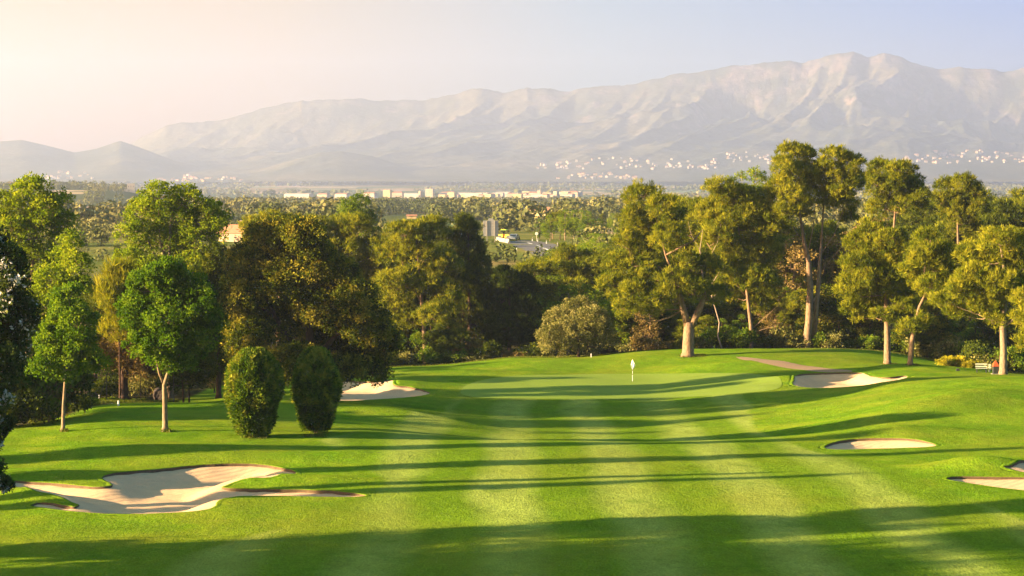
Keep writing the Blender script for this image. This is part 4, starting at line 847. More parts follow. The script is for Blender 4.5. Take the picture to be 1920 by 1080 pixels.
# trees left of the picture whose long shadows cross the fairway
def caster(key, yt, x0, H, wide, i):
    y = yt + x0 * math.tan(R(SUN_AZ))
    place(key, x0, y, H=H, rz=i * 1.7, wide=wide, group='trees left of the fairway', label='tree beyond the left edge whose long shadow falls over the mown grass')
for i, (key, yt, x0, H, wide) in enumerate([
    ('broadA', 60, -46, 17, 1.2), ('pineA', 65, -44, 18, 1.0), ('broadB', 69, -48, 17, 1.2), ('broadA', 73.5, -45, 17, 1.1), ('pineB', 78, -47, 18, 1.0), ('broadA', 82.0, -45, 18, 1.0), ('broadB', 78, -36, 10, 1.3),
    ('broadA', 87.2, -44, 16, 0.72), ('broadB', 70, -34, 10, 1.3), ('column', 99.9, -44, 13.5, 0.42), ('column', 101.9, -46, 13, 0.3), ('column', 108.4, -43, 16, 0.45), ('column', 116.3, -46, 15, 0.75),
    ('broadA', 136, -52, 12, 1.0), ('pineC', 144, -50, 14, 1.0), ('broadA', 152, -54, 15, 1.0), ('pineC', 162, -56, 15, 1.0), ('broadA', 171, -58, 14, 0.9)]): caster(key, yt, x0, H, wide, i)

# ---- shrubs along the edge of the grass
SH = []
def shrub_proto(name, leaf, seed, tone):
    rng = rs(seed); L = []
    for i in range(6):
        a = rng.rand() * 6.28; L.append((0.55 * math.cos(a), 0.5 * math.sin(a), rng.uniform(0.45, 1.15), 0.55, 0.55, 0.42))
    V, Q, tn = foliage(L, 'shrub', rng, 1.0, tone)
    return obj(name, npmesh(name, V, Q, leaf, {'tone': ('FACE', tn)}), None, (0, 0, -500))
SP = [(shrub_proto('shrub', 'shrub_leaf', 301, .5), 'green'), (shrub_proto('shrub', 'grey_shrub_leaf', 302, .45), 'pale olive'), (shrub_proto('shrub', 'dry_leaf', 303, .35), 'rusty brown'), (shrub_proto('shrub', 'pine_dark_leaf', 304, .4), 'dark green')]
usedS = [False] * 4
def shrubs(zone, spots, group):
    cnt = {}
    for (px, row, Y, w_, h_, k_) in sorted(spots):
        sh, nm = SP[k_]; o = sh if not usedS[k_] else sh.copy()
        if usedS[k_]: COL.objects.link(o)
        usedS[k_] = True
        if Y is None: x, y, z = at(px, row)
        else: y = Y; x = (px - 960) / F * Y; z = hz1(x, y)
        cnt[k_] = cnt.get(k_, 0) + 1
        o.location = (x, y, z - 0.15); o.scale = (w_, w_, h_); o.rotation_euler = (0, 0, px * 0.37)
        tag(o, '%s shrub %s, %s from left' % (nm, zone, ORDS[min(19, cnt[k_] - 1)]), 'shrub', group)
rng = rs(77); sp = []
for i in range(22):
    px = 640 + i * 24 + rng.uniform(-9, 9)
    if 1000 < px < 1160: continue
    sp.append((px, 0, float(np.interp(px, [640, 700, 830, 960, 1110, 1180], [203, 206, 210, 211, 210, 211])), rng.uniform(0.9, 1.8), rng.uniform(0.7, 1.6), [0, 2, 3, 1, 0][rng.randint(5)]))
shrubs('at the grass edge left of the forked pine', sp, 'shrubs behind the green'); sp = []
for i in range(20):
    px = 1180 + i * 26 + rng.uniform(-9, 9); sp.append((px, 0, 211.5 + rng.uniform(0, 2), rng.uniform(1.0, 1.9), rng.uniform(0.8, 1.9), [0, 1, 3, 0, 2][rng.randint(5)]))
shrubs('at the grass edge behind the right pines', sp, 'shrubs behind the right pines'); sp = []
for i in range(14):
    px = 1705 + i * 19 + rng.uniform(-7, 7); sp.append((px, 0, float(np.interp(px, [1700, 1820, 1850, 1940], [211, 203, 198, 194])), rng.uniform(1.2, 2.0), rng.uniform(1.2, 2.3), [3, 0, 3, 1][rng.randint(4)]))
shrubs('in shade behind the bench', sp, 'shrubs behind the bench'); sp = []
for i, (px, Y, w_, h_, k_) in enumerate([(5, 128, 2.6, 3.0, 3), (38, 130, 2.4, 3.2, 0), (70, 131, 2.2, 2.9, 2), (100, 132, 2.1, 2.8, 0), (128, 134, 1.7, 2.2, 3), (-30, 128, 2.6, 2.6, 3), (55, 127, 1.8, 1.6, 3), (20, 126.5, 1.6, 1.3, 3), (148, 140, .9, .8, 3), (165, 144, .8, .5, 0)]):
    sp.append((px, 0, Y, w_, h_, k_))
shrubs('in the thicket at the left edge', sp, 'shrubs of the left thicket'); sp = []
for i, (px, Y, w_, h_, k_) in enumerate([(268, 168, 1.0, 2.0, 1), (285, 170, 1.0, 1.8, 2), (255, 172, 1.0, 1.9, 1), (300, 171, 1.0, 2.2, 2), (200, 168, 1.2, 1.1, 3), (185, 166, 1.1, .9, 3), (318, 172, 1.0, 1.4, 3), (212, 158, .7, .35, 0), (240, 158, .7, .3, 0), (180, 156, .8, .4, 0), (270, 158, .7, .3, 3), (160, 153, .9, .5, 3)]):
    sp.append((px, 0, Y, w_, h_, k_))
shrubs('beside the wire fence', sp, 'shrubs by the fence')
for x in [SP[i][0] for i in range(4) if not usedS[i]]: bpy.data.objects.remove(x)

# ================================================================== the valley: fields, woods, houses, road, and the small things on the course
simple('field_tan', (0.42, 0.29, 0.14), 0.95, 0.15, 0.02); simple('field_pink', (0.38, 0.24, 0.15), 0.95, 0.15, 0.02); simple('field_green', (0.11, 0.17, 0.035), 0.95, 0.2, 0.02); simple('field_olive', (0.15, 0.15, 0.05), 0.95, 0.2, 0.02)
def field(pxs, mat, ymin=340, dz=None):
    Y = at(*pxs[0], ymin)[1]; pts = [at(a, b, ymin)[:2] for a, b in pxs]
    poly = []
    for i in range(len(pts)):
        a = np.array(pts[i]); b = np.array(pts[(i + 1) % len(pts)]); m = max(1, int(np.linalg.norm(b - a) / (Y * 0.02)))
        poly += [a + (b - a) * k_ / m for k_ in range(m)]
    poly = np.array(poly)
    if len(poly) < 4 or np.ptp(poly[:, 1]) < 2: return
    ext = max(np.ptp(poly[:, 0]), np.ptp(poly[:, 1])); V, T = patch(poly, max(Y * 0.012, ext / 60))
    if len(T) == 0: return
    d = sdist(poly, V[:, 0], V[:, 1]); z = allh(V[:, 0], V[:, 1]) + (0.15 + Y * 2.5e-4 if dz is None else dz) * (d > 1e-3) - 0.05
    tag(obj('field', npmesh('field', np.column_stack([V, z]), T, mat, None, True)), kind='structure')
for pxs, mat in [([(95, 357), (120, 356), (166, 357), (160, 364), (140, 371), (100, 370)], 'field_tan'), ([(192, 362), (278, 361), (278, 369), (205, 369)], 'field_tan'),
    ([(130, 388), (240, 387), (240, 391), (130, 392)], 'field_pink'), ([(130, 392.5), (240, 391.5), (236, 401), (150, 400)], 'field_green'), ([(196, 452), (236, 450), (236, 470), (196, 470)], 'field_olive'),
    ([(720, 424), (830, 419), (905, 415), (905, 425), (800, 433), (700, 439)], 'field_green'), ([(905, 404), (960, 402), (1000, 402), (1040, 404), (940, 412)], 'field_tan'), ([(1100, 424), (1180, 423), (1180, 441), (1100, 440)], 'field_tan'),
    ([(940, 414), (1000, 411), (1100, 412), (1060, 421), (960, 422)], 'field_olive'), ([(300, 372), (420, 369), (420, 373), (310, 376)], 'field_olive'), ([(520, 401), (590, 400), (585, 404), (520, 405)], 'field_tan')]:
    field(pxs, mat)
rng = rs(5)
for i in range(46):
    cx = rng.uniform(380, 1560); cy_ = rng.uniform(340.8, 366) if i % 3 else rng.uniform(340.8, 352); w_ = rng.uniform(20, 90); h_ = rng.uniform(0.35, 1.1) * (1 + (cy_ - 340) * 0.05)
    if 356 < cy_ < 363 and 520 < cx < 1120 and rng.rand() < .3: continue
    field([(cx - w_, cy_ + h_ * .6), (cx - w_ * .5, cy_ - h_ * .6), (cx + w_, cy_ - h_ * .8), (cx + w_ * .9, cy_ + h_ * .8)], ['field_tan', 'field_pink', 'field_olive', 'field_tan', 'field_green'][rng.randint(5)], 3000, 1.5)

# woods in the valley: past counting, leaf clusters on rounded crowns
def woodland(name, strips, seed, keep):
    rng = rs(seed); PV = []; PT = []
    for (Y0, Y1, dy, dx, H, nq, leafs) in strips:
        for Y in np.arange(Y0, Y1, dy):
            n = int(0.60 * Y / dx); X = (np.arange(n) + rng.uniform(-.45, .45, n)) / n * 0.60 * Y - 0.30 * Y; yy = Y + rng.uniform(-.6, .6, n) * dy
            k_ = keep(960 + F * X / yy, yy, X, rng); X = X[k_]; yy = yy[k_]; m = len(X)
            if not m: continue
            z = hz(X, yy); h = H * (0.45 + 1.1 * rng.rand(m) ** 1.6); r = h * rng.uniform(0.42, 0.62, m)
            tr = np.clip(0.5 + 1.0 * fbm(X / 60, yy / 90, 2, 4) + rng.uniform(-.15, .15, m), 0, 1)
            c = np.stack([X, yy, z + h * 0.5], 1); C_ = np.repeat(c, nq, 0); RR = np.repeat(r, nq); HH = np.repeat(h, nq)
            d = unit(rng.normal(size=(m * nq, 3))); q = rng.uniform(0.72, 1.08, m * nq)
            pos = C_ + d * np.stack([RR * q, RR * q, HH * 0.5 * q], 1)
            nrm = unit(d + rng.normal(size=d.shape) * 0.45); a = unit(np.cross(nrm, rng.normal(size=d.shape))); b = np.cross(nrm, a); s_ = (leafs * RR * rng.uniform(0.6, 1.3, m * nq))[:, None]
            V = np.stack([pos - a * s_, pos - b * s_ * .8, pos + a * s_, pos + b * s_ * .8], 1)
            PV.append(V.reshape(-1, 3)); PT.append(np.clip(np.repeat(tr, nq) + rng.uniform(-.15, .15, m * nq), 0, 1))
    V = np.concatenate(PV); T = np.concatenate(PT)
    tag(obj(name, npmesh(name, V, np.arange(len(V)).reshape(-1, 4), 'far_leaf', {'tone': ('FACE', T)})), kind='stuff')
FIELDS_PX = [(700, 905, 414, 437), (905, 1040, 401, 424), (1100, 1185, 423, 443), (130, 240, 387, 402), (192, 278, 361, 370), (95, 166, 357, 372), (520, 590, 400, 406), (935, 1060, 440, 480), (196, 236, 450, 470)]
def keep_mid(px, Y, X, rng):
    row = HR - (hz(X, Y) - CZ) / Y * F
    n = fbm(X / 260, Y / 420, 3, 61) + fbm(X / 60, Y / 90, 2, 62) * 0.4
    k_ = n > np.interp(Y, [500, 900, 1500, 1900, 3400], [0.02, 0.06, 0.04, -0.18, -0.30])
    k_ &= (px > 330) | (n > 0.1) | ((Y > 1500) & (n > -0.1)) | (rng.rand(len(px)) < 0.05)
    for a, b, r0, r1 in FIELDS_PX: k_ &= ~((px > a) & (px < b) & (row > r0) & (row < r1 + (12 if b < 300 else 5)))
    k_ &= ~((px > 880) & (px < 1060) & (row < 484) & (Y < 560)) & ~((Y < 520) & (n < 0.12)); k_ &= ~((px > 985) & (px < 1045) & (Y > 780) & (Y < 1300)) ; k_ &= ~((px > 405) & (px < 480) & (Y < 700)); k_ &= ~((px > 750) & (px < 810) & (row > 402) & (row < 418))
    return k_
woodland('valley_woodland', [(345, 520, 15, 4.5, 3.2, 90, 0.17), (520, 900, 26, 4.5, 6.5, 190, 0.15), (900, 1600, 36, 5.5, 7, 150, 0.15), (1600, 2600, 42, 6.5, 7, 110, 0.18), (2600, 3300, 55, 8.0, 6.0, 44, 0.28)], 400, keep_mid)
def keep_far(px, Y, X, rng):
    n = fbm(X / 500, Y / 700, 3, 63); return (n > -0.02) & ~((Y < 4350) & (px > 520) & (px < 1110))
woodland('far_woodland', [(3700, 8300, 170, 14, 11, 12, 0.6)], 401, keep_far)

# houses
def house_mesh(name, w_, d_, h_, wall, roof, hip=0.0, over=0.3, rh=None, chimney=False):
    rh = rh or w_ * 0.22; V = []; Fs = []; mi = []
    x, y = w_ / 2, d_ / 2
    def q(vs, fs, m): 
        b = len(V); V.extend(vs); Fs.extend([[i + b for i in f] for f in fs]); mi.extend([m] * len(fs))
    q([(-x, -y, -1), (x, -y, -1), (x, y, -1), (-x, y, -1), (-x, -y, h_), (x, -y, h_), (x, y, h_), (-x, y, h_)], [(0, 1, 5, 4), (1, 2, 6, 5), (2, 3, 7, 6), (3, 0, 4, 7), (4, 5, 6, 7)], 0)
    X, Yy = x + over, y + over; rx = X * (1 - hip); zz = h_ + 0.01
    q([(-X, -Yy, zz), (X, -Yy, zz), (X, Yy, zz), (-X, Yy, zz), (-rx, 0, zz + rh), (rx, 0, zz + rh)], [(0, 1, 5, 4), (2, 3, 4, 5), (1, 2, 5), (3, 0, 4), (3, 2, 1, 0)], 1)
    for i in range(max(1, int(w_ / 2.8))):
        for fl in range(max(1, int(h_ / 2.9))):
            cx = -x + (i + 0.5) * w_ / max(1, int(w_ / 2.8)); cz = 1.6 + fl * 2.9
            for yy, s_ in ((-y - 0.02, 1), (y + 0.02, -1)):
                q([(cx - .5, yy, cz - .6), (cx + .5, yy, cz - .6), (cx + .5, yy, cz + .6), (cx - .5, yy, cz + .6)], [(0, 1, 2, 3)], 2)
    if chimney:
        cx, cz = w_ * 0.3, zz + rh; q([(cx - .4, -.4, h_), (cx + .4, -.4, h_), (cx + .4, .4, h_), (cx - .4, .4, h_), (cx - .4, -.4, cz + .8), (cx + .4, -.4, cz + .8), (cx + .4, .4, cz + .8), (cx - .4, .4, cz + .8)], [(0, 1, 5, 4), (1, 2, 6, 5), (2, 3, 7, 6), (3, 0, 4, 7), (4, 5, 6, 7)], 0)
    me = bpy.data.meshes.new(name); me.from_pydata(V, [], Fs)
    for m in (wall, roof, 'window_dark'): me.materials.append(MAT[m])
    me.polygons.foreach_set('material_index', mi); return me
HM = [house_mesh('house', 10, 8, 5.5, 'render_white', 'roof_tile', 0.0), house_mesh('house', 12, 9, 6, 'render_cream', 'roof_tile', 0.35), house_mesh('house', 8, 8, 6.5, 'render_white', 'render_white', 0.0, 0.1, 0.6), house_mesh('house', 14, 8, 4, 'render_yellow', 'roof_tile', 0.0)]
def village(label, group, spots, seed, s0=1.0, mats=(0, 1, 2, 3)):
    rng = rs(seed)
    for px, row in spots:
        x, y, z = at(px, row, 2200)
        o = obj('house', HM[mats[rng.randint(len(mats))]], None, (x, y, z), (0, 0, rng.choice([0, .3, -.4, 1.57, 1.2])))
        s_ = s0 * rng.uniform(0.5, 0.95); o.scale = (s_, s_, s_); tag(o, label, 'house', group)
def blobspots(rng, n, px0, px1, r0, r1, pw=1.0):
    out = []
    for i in range(n):
        t = rng.rand(); px = px0 + (px1 - px0) * t; c = 4 * t * (1 - t); out.append((px, r1 - (r1 - r0) * rng.rand() ** pw * (0.35 + 0.65 * c)))
    return out
r_ = rs(31)
village('tiny pale house of the village at the foot of the leftmost hill', 'houses of the far left village', blobspots(r_, 26, 82, 182, 322, 336), 1, 1.5, (1, 3, 1, 0))
village('tiny pale house of the wide village behind the round-topped broadleaf tree', 'houses of the left village', blobspots(r_, 38, 296, 455, 329, 341), 2, 1.6, (1, 0, 3, 1))
village('tiny pale villa scattered on the lower slope above the distant town', 'villas on the middle slope', blobspots(r_, 74, 1008, 1345, 296, 318, 0.9), 3, 1.7, (0, 2, 0, 1))
village('tiny pale house of the close-built hamlet just below the scattered villas', 'houses of the hamlet below the villas', blobspots(r_, 34, 1042, 1200, 325, 336), 4, 1.6, (1, 1, 0, 3))
village('tiny pale villa on the slope left of the tallest pine top', 'villas left of the tallest pine', blobspots(r_, 34, 1335, 1462, 284, 308), 5, 1.7, (0, 2, 0, 1))
village('tiny pale house of the large village right of the tallest pine, under the peak', 'houses of the village under the peak', blobspots(r_, 84, 1690, 1935, 281, 307), 6, 1.7, (0, 1, 0, 3))
# the town in the plain
TM = [house_mesh('town_building', 22, 14, 11, 'render_cream', 'roof_tile', 0.3, 0.4, 2.5), house_mesh('town_building', 16, 14, 15, 'render_yellow', 'render_cream', 0.0, 0.1, 0.5), house_mesh('town_building', 46, 18, 8, 'render_white', 'render_white', 0.0, 0.2, 1.0), house_mesh('town_building', 30, 14, 12, 'render_white', 'roof_tile', 0.2, 0.4, 2.5), house_mesh('town_building', 12, 12, 20, 'render_cream', 'render_white', 0.0, 0.1, 0.4)]
TW = [22, 16, 46, 30, 12]; TH = [13.5, 15.5, 9, 14.5, 20.4]; TN = ['cream block with a tiled roof', 'yellowish block with a flat roof', 'long low white hall', 'white block with a tiled roof', 'slim cream tower block']
town = [(560, 2, 54, 10), (606, 0, 20, 10), (642, 3, 26, 11), (694, 3, 24, 13), (727, 1, 14, 17), (746, 0, 20, 14), (772, 2, 34, 9), (806, 4, 15, 18), (789, 4, 4, 15), (1012, 4, 6, 15), (1043, 4, 7, 15), (1075, 0, 20, 13)]
rng = rs(8)
for i in range(44):
    px = 828 + i * 5.7 + rng.uniform(-3, 3); k_ = [0, 1, 3, 2, 0, 1][rng.randint(6)]; town.append((px, k_, rng.uniform(10, 24) * (1.8 if k_ == 2 else 1), rng.uniform(6, 13)))
cnt = {}
for px, k_, wpx, hpx in sorted(town):
    Y = rng.uniform(3820, 4150); s_ = Y / F; x = (px - 960) * s_; z = hz1(x, Y)
    o = obj('town_building', TM[k_], None, (x, Y, z - 1), (0, 0, -0.35 + rng.uniform(-.15, .15))); o.scale = (wpx * s_ / TW[k_], 1, max(0.5, (hpx * 0.95 + 3) * s_ / TH[k_]))
    cnt[k_] = cnt.get(k_, 0) + 1; tag(o, '%s of the distant town, %s from the left' % (TN[k_], ORDS[min(19, cnt[k_] - 1)]), 'building', 'buildings of the distant town')
# stone house at left, farmhouse, shed, tower on the hill
def building(name, label, px, row, wpx, wall_h_px, roof_px, wall, roof, rz=0.0, hip=0.2, ymin=340, depth=0.7, Y=None, wins=2, chimney=False):
    if Y is None: x, y, z = at(px, row, ymin)
    else: y = Y; x = (px - 960) / F * y; z = CZ - (row - HR) / F * y
    s_ = y / F; W, Hh, RH = wpx * s_, wall_h_px * s_, roof_px * s_; D = W * depth
    t = thing(name, label, 'building', (x, y, z), rz)
    m = MB(); m.box((0, 0, Hh / 2 - 2), (W, D, Hh + 4)); m.build('wall', wall, t)
    if roof_px:
        X, Yy = W / 2 + .35, D / 2 + .35; rx = X * (1 - hip); m = MB()
        m.add([(-X, -Yy, Hh), (X, -Yy, Hh), (X, Yy, Hh), (-X, Yy, Hh), (-rx, 0, Hh + RH), (rx, 0, Hh + RH)], [(0, 1, 5, 4), (2, 3, 4, 5), (1, 2, 5), (3, 0, 4), (3, 2, 1, 0)]); r2 = m.build('roof', roof, t)
        if chimney: m = MB(); m.box((W * 0.2, 0, Hh + RH), (0.9, 0.9, 1.8)); m.build('chimney', wall, r2)
    for i in range(wins):
        cx = -W / 2 + (i + 0.6) * W / (wins + 0.2); m = MB(); m.box((cx, -D / 2 - 0.01, Hh * 0.6), (W * 0.06, 0.12, Hh * 0.22)); m.build('window', 'window_dark', t)
    return t
building('stone_house', 'stone house with a red tiled roof just left of the huge oak', 446, 456, 56, 19, 16, 'stone_wall', 'roof_tile', -0.55, 0.25, Y=420, depth=0.8, chimney=True)
building('farmhouse', 'long cream farmhouse with a pale tiled roof beyond the road', 1013, 404, 46, 10, 6, 'render_yellow', 'roof_tile', -0.45, 0.15, 600, depth=0.5, wins=3, Y=905)
building('farm_tower', 'thin white chimney tower at the right end of the farmhouse', 1036, 404, 3.5, 15, 0, 'render_white', None, 0, 0, Y=915, wins=0)
building('farm_shed', 'small tan shed beside the green field left of the road sign', 772, 410, 18, 5, 3, 'render_yellow', 'roof_tile', 0, 0, 600, wins=1)
building('storage_shed', 'small white storage shed right of the tan shed by the green field', 793, 410, 8, 4, 2, 'render_white', 'render_white', 0, 0.1, 600, wins=1)
t = building('hill_tower', 'white tower house alone on the wooded hill at left', 246, 358, 14, 14, 0, 'render_white', None, 0.1, 0, Y=2380, wins=3, depth=0.8)
s_ = 2380 / F; m = MB(); m.box((-8.5 * s_, 0, 4 * s_ - 2), (7 * s_, 9 * s_, 8 * s_ + 4)); m.build('annex', 'render_white', t)
building('hill_cottage', 'small white cottage by the round tree at the far left edge', 20, 348, 9, 5, 2, 'render_white', 'roof_tile', 0, .1, Y=2450, wins=1)
def pole(name, label, px, row, top, Y=None, r=0.12, arm=True):
    if Y is None: x, y, z = at(px, row, 340)
    else: y = Y; x = (px - 960) / F * y; z = hz1(x, y)
    H = CZ - (top - HR) / F * y - z; m = MB(); m.tube([(0, 0, -.5), (0, 0, H)], [r, r * .7], 8); 
    if arm: m.box((0, 0, H * .93), (1.6, .12, .12))
    return tag(m.build(name, 'wood_pole', None, (x, y, z)), label, 'pole')
pole('utility_pole', 'wooden utility pole standing in the woods left of centre', 536, 404, 384); pole('utility_pole', 'wooden utility pole just above the road sign', 915, 405, 393)

# ---- by the road
def gp(px, row, ymin=340): return at(px, row, ymin)
x, y, z = gp(920, 455); s_ = y / F
t = thing('road_sign', 'large grey road sign seen from behind on two posts beside the road', 'sign', (x, y, z), 0.08)
H0, H1, HW = (455 - 442.5) * s_, (455 - 413.5) * s_, 14.3 * s_; bx = 5.5 * s_; bt = 4 * s_
m = MB(); m.prism([(-HW, H0), (HW, H0), (HW, H1), (bx + .1, H1), (bx * .85, H1 + bt), (-bx * .7, H1 + bt), (-bx, H1), (-HW, H1)], -0.03, 0.03); pn = m.build('panel', 'grey_metal', t)
m = MB()
for k_ in range(1, 5): m.box((0, -0.045, H0 + (H1 - H0) * k_ / 5), (2 * HW - .05, 0.02, 0.03))
m.build('rail', 'concrete', pn)
for sx in (-7.0 * s_, 7.8 * s_): m = MB(); m.box((sx, -0.10, H1 / 2 - .2), (0.14, 0.12, H1 + .4)); m.build('post', 'concrete', t)
x, y, z = gp(947, 449.5); s_ = y / F
t = thing('road_roller', 'yellow road roller with a green canopy parked at the roadside behind the concrete barrier', 'machine', (x, y, z + .02), -0.5)
m = MB(); m.prism([(-1.5, .55), (-1.45, 1.15), (-.3, 1.25), (-.3, .55)], -.65, .65); m.prism([(.35, .5), (.3, 1.2), (1.3, 1.15), (1.55, .85), (1.5, .5)], -.65, .65); m.box((0.02, 0, .62), (.8, .7, .25)); m.build('body', 'yellow_paint', t)
for sx in (-1.05, 1.15): m = MB(); m.tube([(sx, -.7, .5), (sx, .7, .5)], .5, 18); m.build('drum', 'dark_metal', t)
m = MB(); m.box((-.05, 0, 2.25), (1.5, 1.4, .1), taper=.92); m.build('canopy', 'lime_paint', t)
for sx in (-.7, .6):
    for sy in (-.55, .55): m = MB(); m.tube([(sx, sy, 1.1), (sx, sy, 2.22)], .04, 6); m.build('canopy_post', 'dark_metal', t)
m = MB(); m.box((-.25, 0, 1.35), (.4, .5, .12)); m.box((-.44, 0, 1.6), (.08, .5, .5)); m.build('seat', 'rubber', t)
m = MB(); m.tube([(.15, 0, 1.2), (.0, 0, 1.6)], .03, 6); m.tube([(-.02, -.18, 1.62), (-.02, .18, 1.62)], .03, 6); m.build('steering_wheel', 'dark_metal', t)
for sy in (-.5, .5): m = MB(); m.tube([(-.6, sy, 2.31), (-.6, sy, 2.46)], .07, 8); m.build('beacon', 'yellow_paint', t)
x, y, z = gp(962, 451.4)
t = thing('parked_car', 'grey-blue car on the road just right of the yellow roller', 'car', (x + .3, y + 3, z), 1.35)
body = [(-2.1, .35), (-2.15, .75), (-1.95, .92), (-1.5, .97), (-1.05, 1.38), (.35, 1.42), (1.0, 1.0), (1.95, .85), (2.1, .65), (2.1, .35)]
m = MB(); m.prism(body, -.82, .82); m.build('body', 'car_paint', t)
m = MB(); m.prism([(-1.38, 1.0), (-1.0, 1.32), (.3, 1.35), (.85, 1.0)], -.835, .835); m.build('side_window', 'glass_dark', t)
m = MB(); m.add([(-1.57, -.66, .99), (-1.57, .66, .99), (-1.11, .6, 1.37), (-1.11, -.6, 1.37)], [(0, 1, 2, 3)]); m.build('rear_window', 'glass_dark', t)
for sx in (-1.3, 1.3):
    for sy in (-.8, .8): m = MB(); m.tube([(sx, sy - .1, .32), (sx, sy + .1, .32)], .32, 14); m.build('wheel', 'rubber', t)
a = np.array(gp(931, 451)[:2]); b = np.array(gp(955, 456)[:2]); n_ = 4
for i in range(n_):
    c = a + (b - a) * (i + .5) / n_; L = np.linalg.norm(b - a) / n_; ang = math.atan2(b[1] - a[1], b[0] - a[0]); zz = hz1(*c)
    m = MB(); w0 = [(-.30, -.1), (.30, -.1), (.28, .18), (.12, .38), (.10, .82), (-.10, .82), (-.12, .38), (-.28, .18)]
    V = [(-L / 2 * .97, y_, z_) for y_, z_ in w0] + [(L / 2 * .97, y_, z_) for y_, z_ in w0]; k_ = len(w0)
    m.add(V, [tuple(range(k_)), tuple(range(2 * k_ - 1, k_ - 1, -1))] + [(j, j + k_, (j + 1) % k_ + k_, (j + 1) % k_) for j in range(k_)])
    o = m.build('concrete_barrier', 'concrete', None, (c[0], c[1], zz), (0, 0, ang)); tag(o, '%s concrete barrier block from the left in front of the yellow roller' % ORDS[i], 'barrier', 'concrete barrier blocks by the road')
x, y, z = gp(1006, 452); s_ = y / F; t = thing('round_sign', 'round white road sign on a thin post at the far edge of the road', 'sign', (x, y, z)); hh = (452 - 438) * s_
m = MB(); m.tube([(0, 0, -.2), (0, 0, hh)], .04, 8); m.build('post', 'grey_metal', t)
m = MB(); m.tube([(0, -.07, hh), (0, -.045, hh)], .36, 22); d_ = m.build('disc', 'white_paint', t)
m = MB(); m.tube([(0, -.08, hh), (0, -.0705, hh)], .12, 16); m.build('centre_spot', 'off_white', d_)
for i, (px, row, lab) in enumerate([(998, 452, 'leftmost of the white marker posts along the far edge of the road'), (1008, 453.5, 'white marker post just under the round sign'), (1024.5, 457, 'white marker post between the round sign and the rightmost one on the far road edge'), (1045, 461, 'rightmost white marker post on the far edge of the road'), (968.5, 471, 'marker post with a dark top on the near bank of the road')]):
    x, y, z = gp(px, row); t = thing('marker_post', lab, 'post', (x, y, z), 0, 'marker posts beside the road')
    m = MB(); m.prism([(-.09, -.3), (.09, -.3), (.09, .78), (-.09, .70)], -.05, .05); m.build('post', 'white_paint', t)
    m = MB(); m.box((0, 0, .60 if i < 4 else .86), (.20, .12, .14 if i < 4 else .34)); m.build('band', 'black_paint', t)

# ---- on the course
x, y, z = at(1186, 715.5); s_ = y / F; H = (715.5 - 674) * s_
t = thing('golf_flag', 'white flag hanging limp on a white and black banded flagstick on the putting green', 'flag', (x, y, z))
fs = MB(); fs.tube([(0, 0, -.1), (0, 0, H)], [.024, .016], 8); st = fs.build('flagstick', 'white_paint', t)
for hb in (0.33, 0.52, ): m = MB(); m.tube([(0, 0, H * hb - .06), (0, 0, H * hb + .06)], .026, 8); m.build('band', 'black_paint', st)
m = MB(); rows_ = 12; V = []
for i in range(rows_ + 1):
    f = i / rows_; zz = H * (1.0 - 0.42 * f); wd = [.02, .05, .08, .11, .15, .19, .24, .27, .25, .22, .17, .11, .03][i]; 
    for j, a_ in enumerate((-.62, -.25, .1, .45, 1.0)): V.append((wd * a_ * (1 if i % 2 else .93), .035 * math.sin(j * 2.4 + i * .5) - .012 + .03, zz - .05 * abs(a_) * f))
me = bpy.data.meshes.new('cloth'); n_ = 5
me.from_pydata(V, [], [(i * n_ + j, i * n_ + j + 1, (i + 1) * n_ + j + 1, (i + 1) * n_ + j) for i in range(rows_) for j in range(n_ - 1)]); me.materials.append(MAT['flag_cloth'])
c_ = obj('cloth', me, t); sm_ = c_.modifiers.new('thick', 'SOLIDIFY'); sm_.thickness = 0.012
m = MB(); m.tube([(0, 0, -.02), (0, 0, .052)], .075, 16); m.build('hole_cup', 'black_paint', t)
# bench
x, y, z = at(1840, 698.5); s_ = y / F
t = thing('park_bench', 'small bench with pale slats beside the golden juniper', 'bench', (x, y, z), -0.15)
m = MB(); m.box((0, -.0, .78), (1.05, .04, .12)); m.box((0, 0, .56), (1.05, .04, .12)); m.build('backrest', 'bench_paint', t)
m = MB(); 
for k_ in range(3): m.box((0, -.14 - .15 * k_, .42), (1.05, .12, .035))
m.build('seat', 'bench_paint', t)
for sx in (-.42, .42):
    m = MB(); m.box((sx, -.45, .2), (.06, .06, .42)); m.build('leg', 'dark_metal', t); m = MB(); m.box((sx, .035, .4), (.06, .05, .9)); m.build('leg', 'dark_metal', t)
m = MB(); m.box((.62, 0, .45), (.16, .05, .75)); m.box((.62, -.03, .72), (.26, .03, .12)); m.box((.62, -.03, .5), (.26, .03, .12)); tag(m.build('slatted_post', 'bench_paint', None, (x + .05, y - .3, z), (0, 0, -.15)), 'short post with two pale slats just right of the bench', 'post')
x, y, z = at(1866.5, 701.5); s_ = y / F; t = thing('litter_bin', 'dark bin with a rust-red pointed cover beside the thick trunk near the right edge', 'bin', (x, y, z)); h_ = 24 * s_
m = MB(); m.box((0, 0, h_ * .3), (.46, .42, h_ * .62)); m.build('body', 'dark_metal', t)
m = MB(); m.box((0, 0, h_ * .61 + .12), (.52, .48, .24), taper=.75); m.box((0, 0, h_ * .61 + .24 + .14), (.39, .36, .28), taper=.12); m.build('cover', 'rust_paint', t)
m = MB(); m.box((0, -.05, .02), (.7, .6, .05)); m.build('base', 'concrete', t)
x, y, z = at(1796, 695.5); m = MB(); m.box((0, 0, .09), (.34, .2, .2), taper=.8); m.box((0, 0, .2), (.22, .14, .06)); tag(m.build('tee_marker', 'dark_metal', None, (x, y, z)), 'small dark green box on the grass in front of the golden juniper', 'marker')
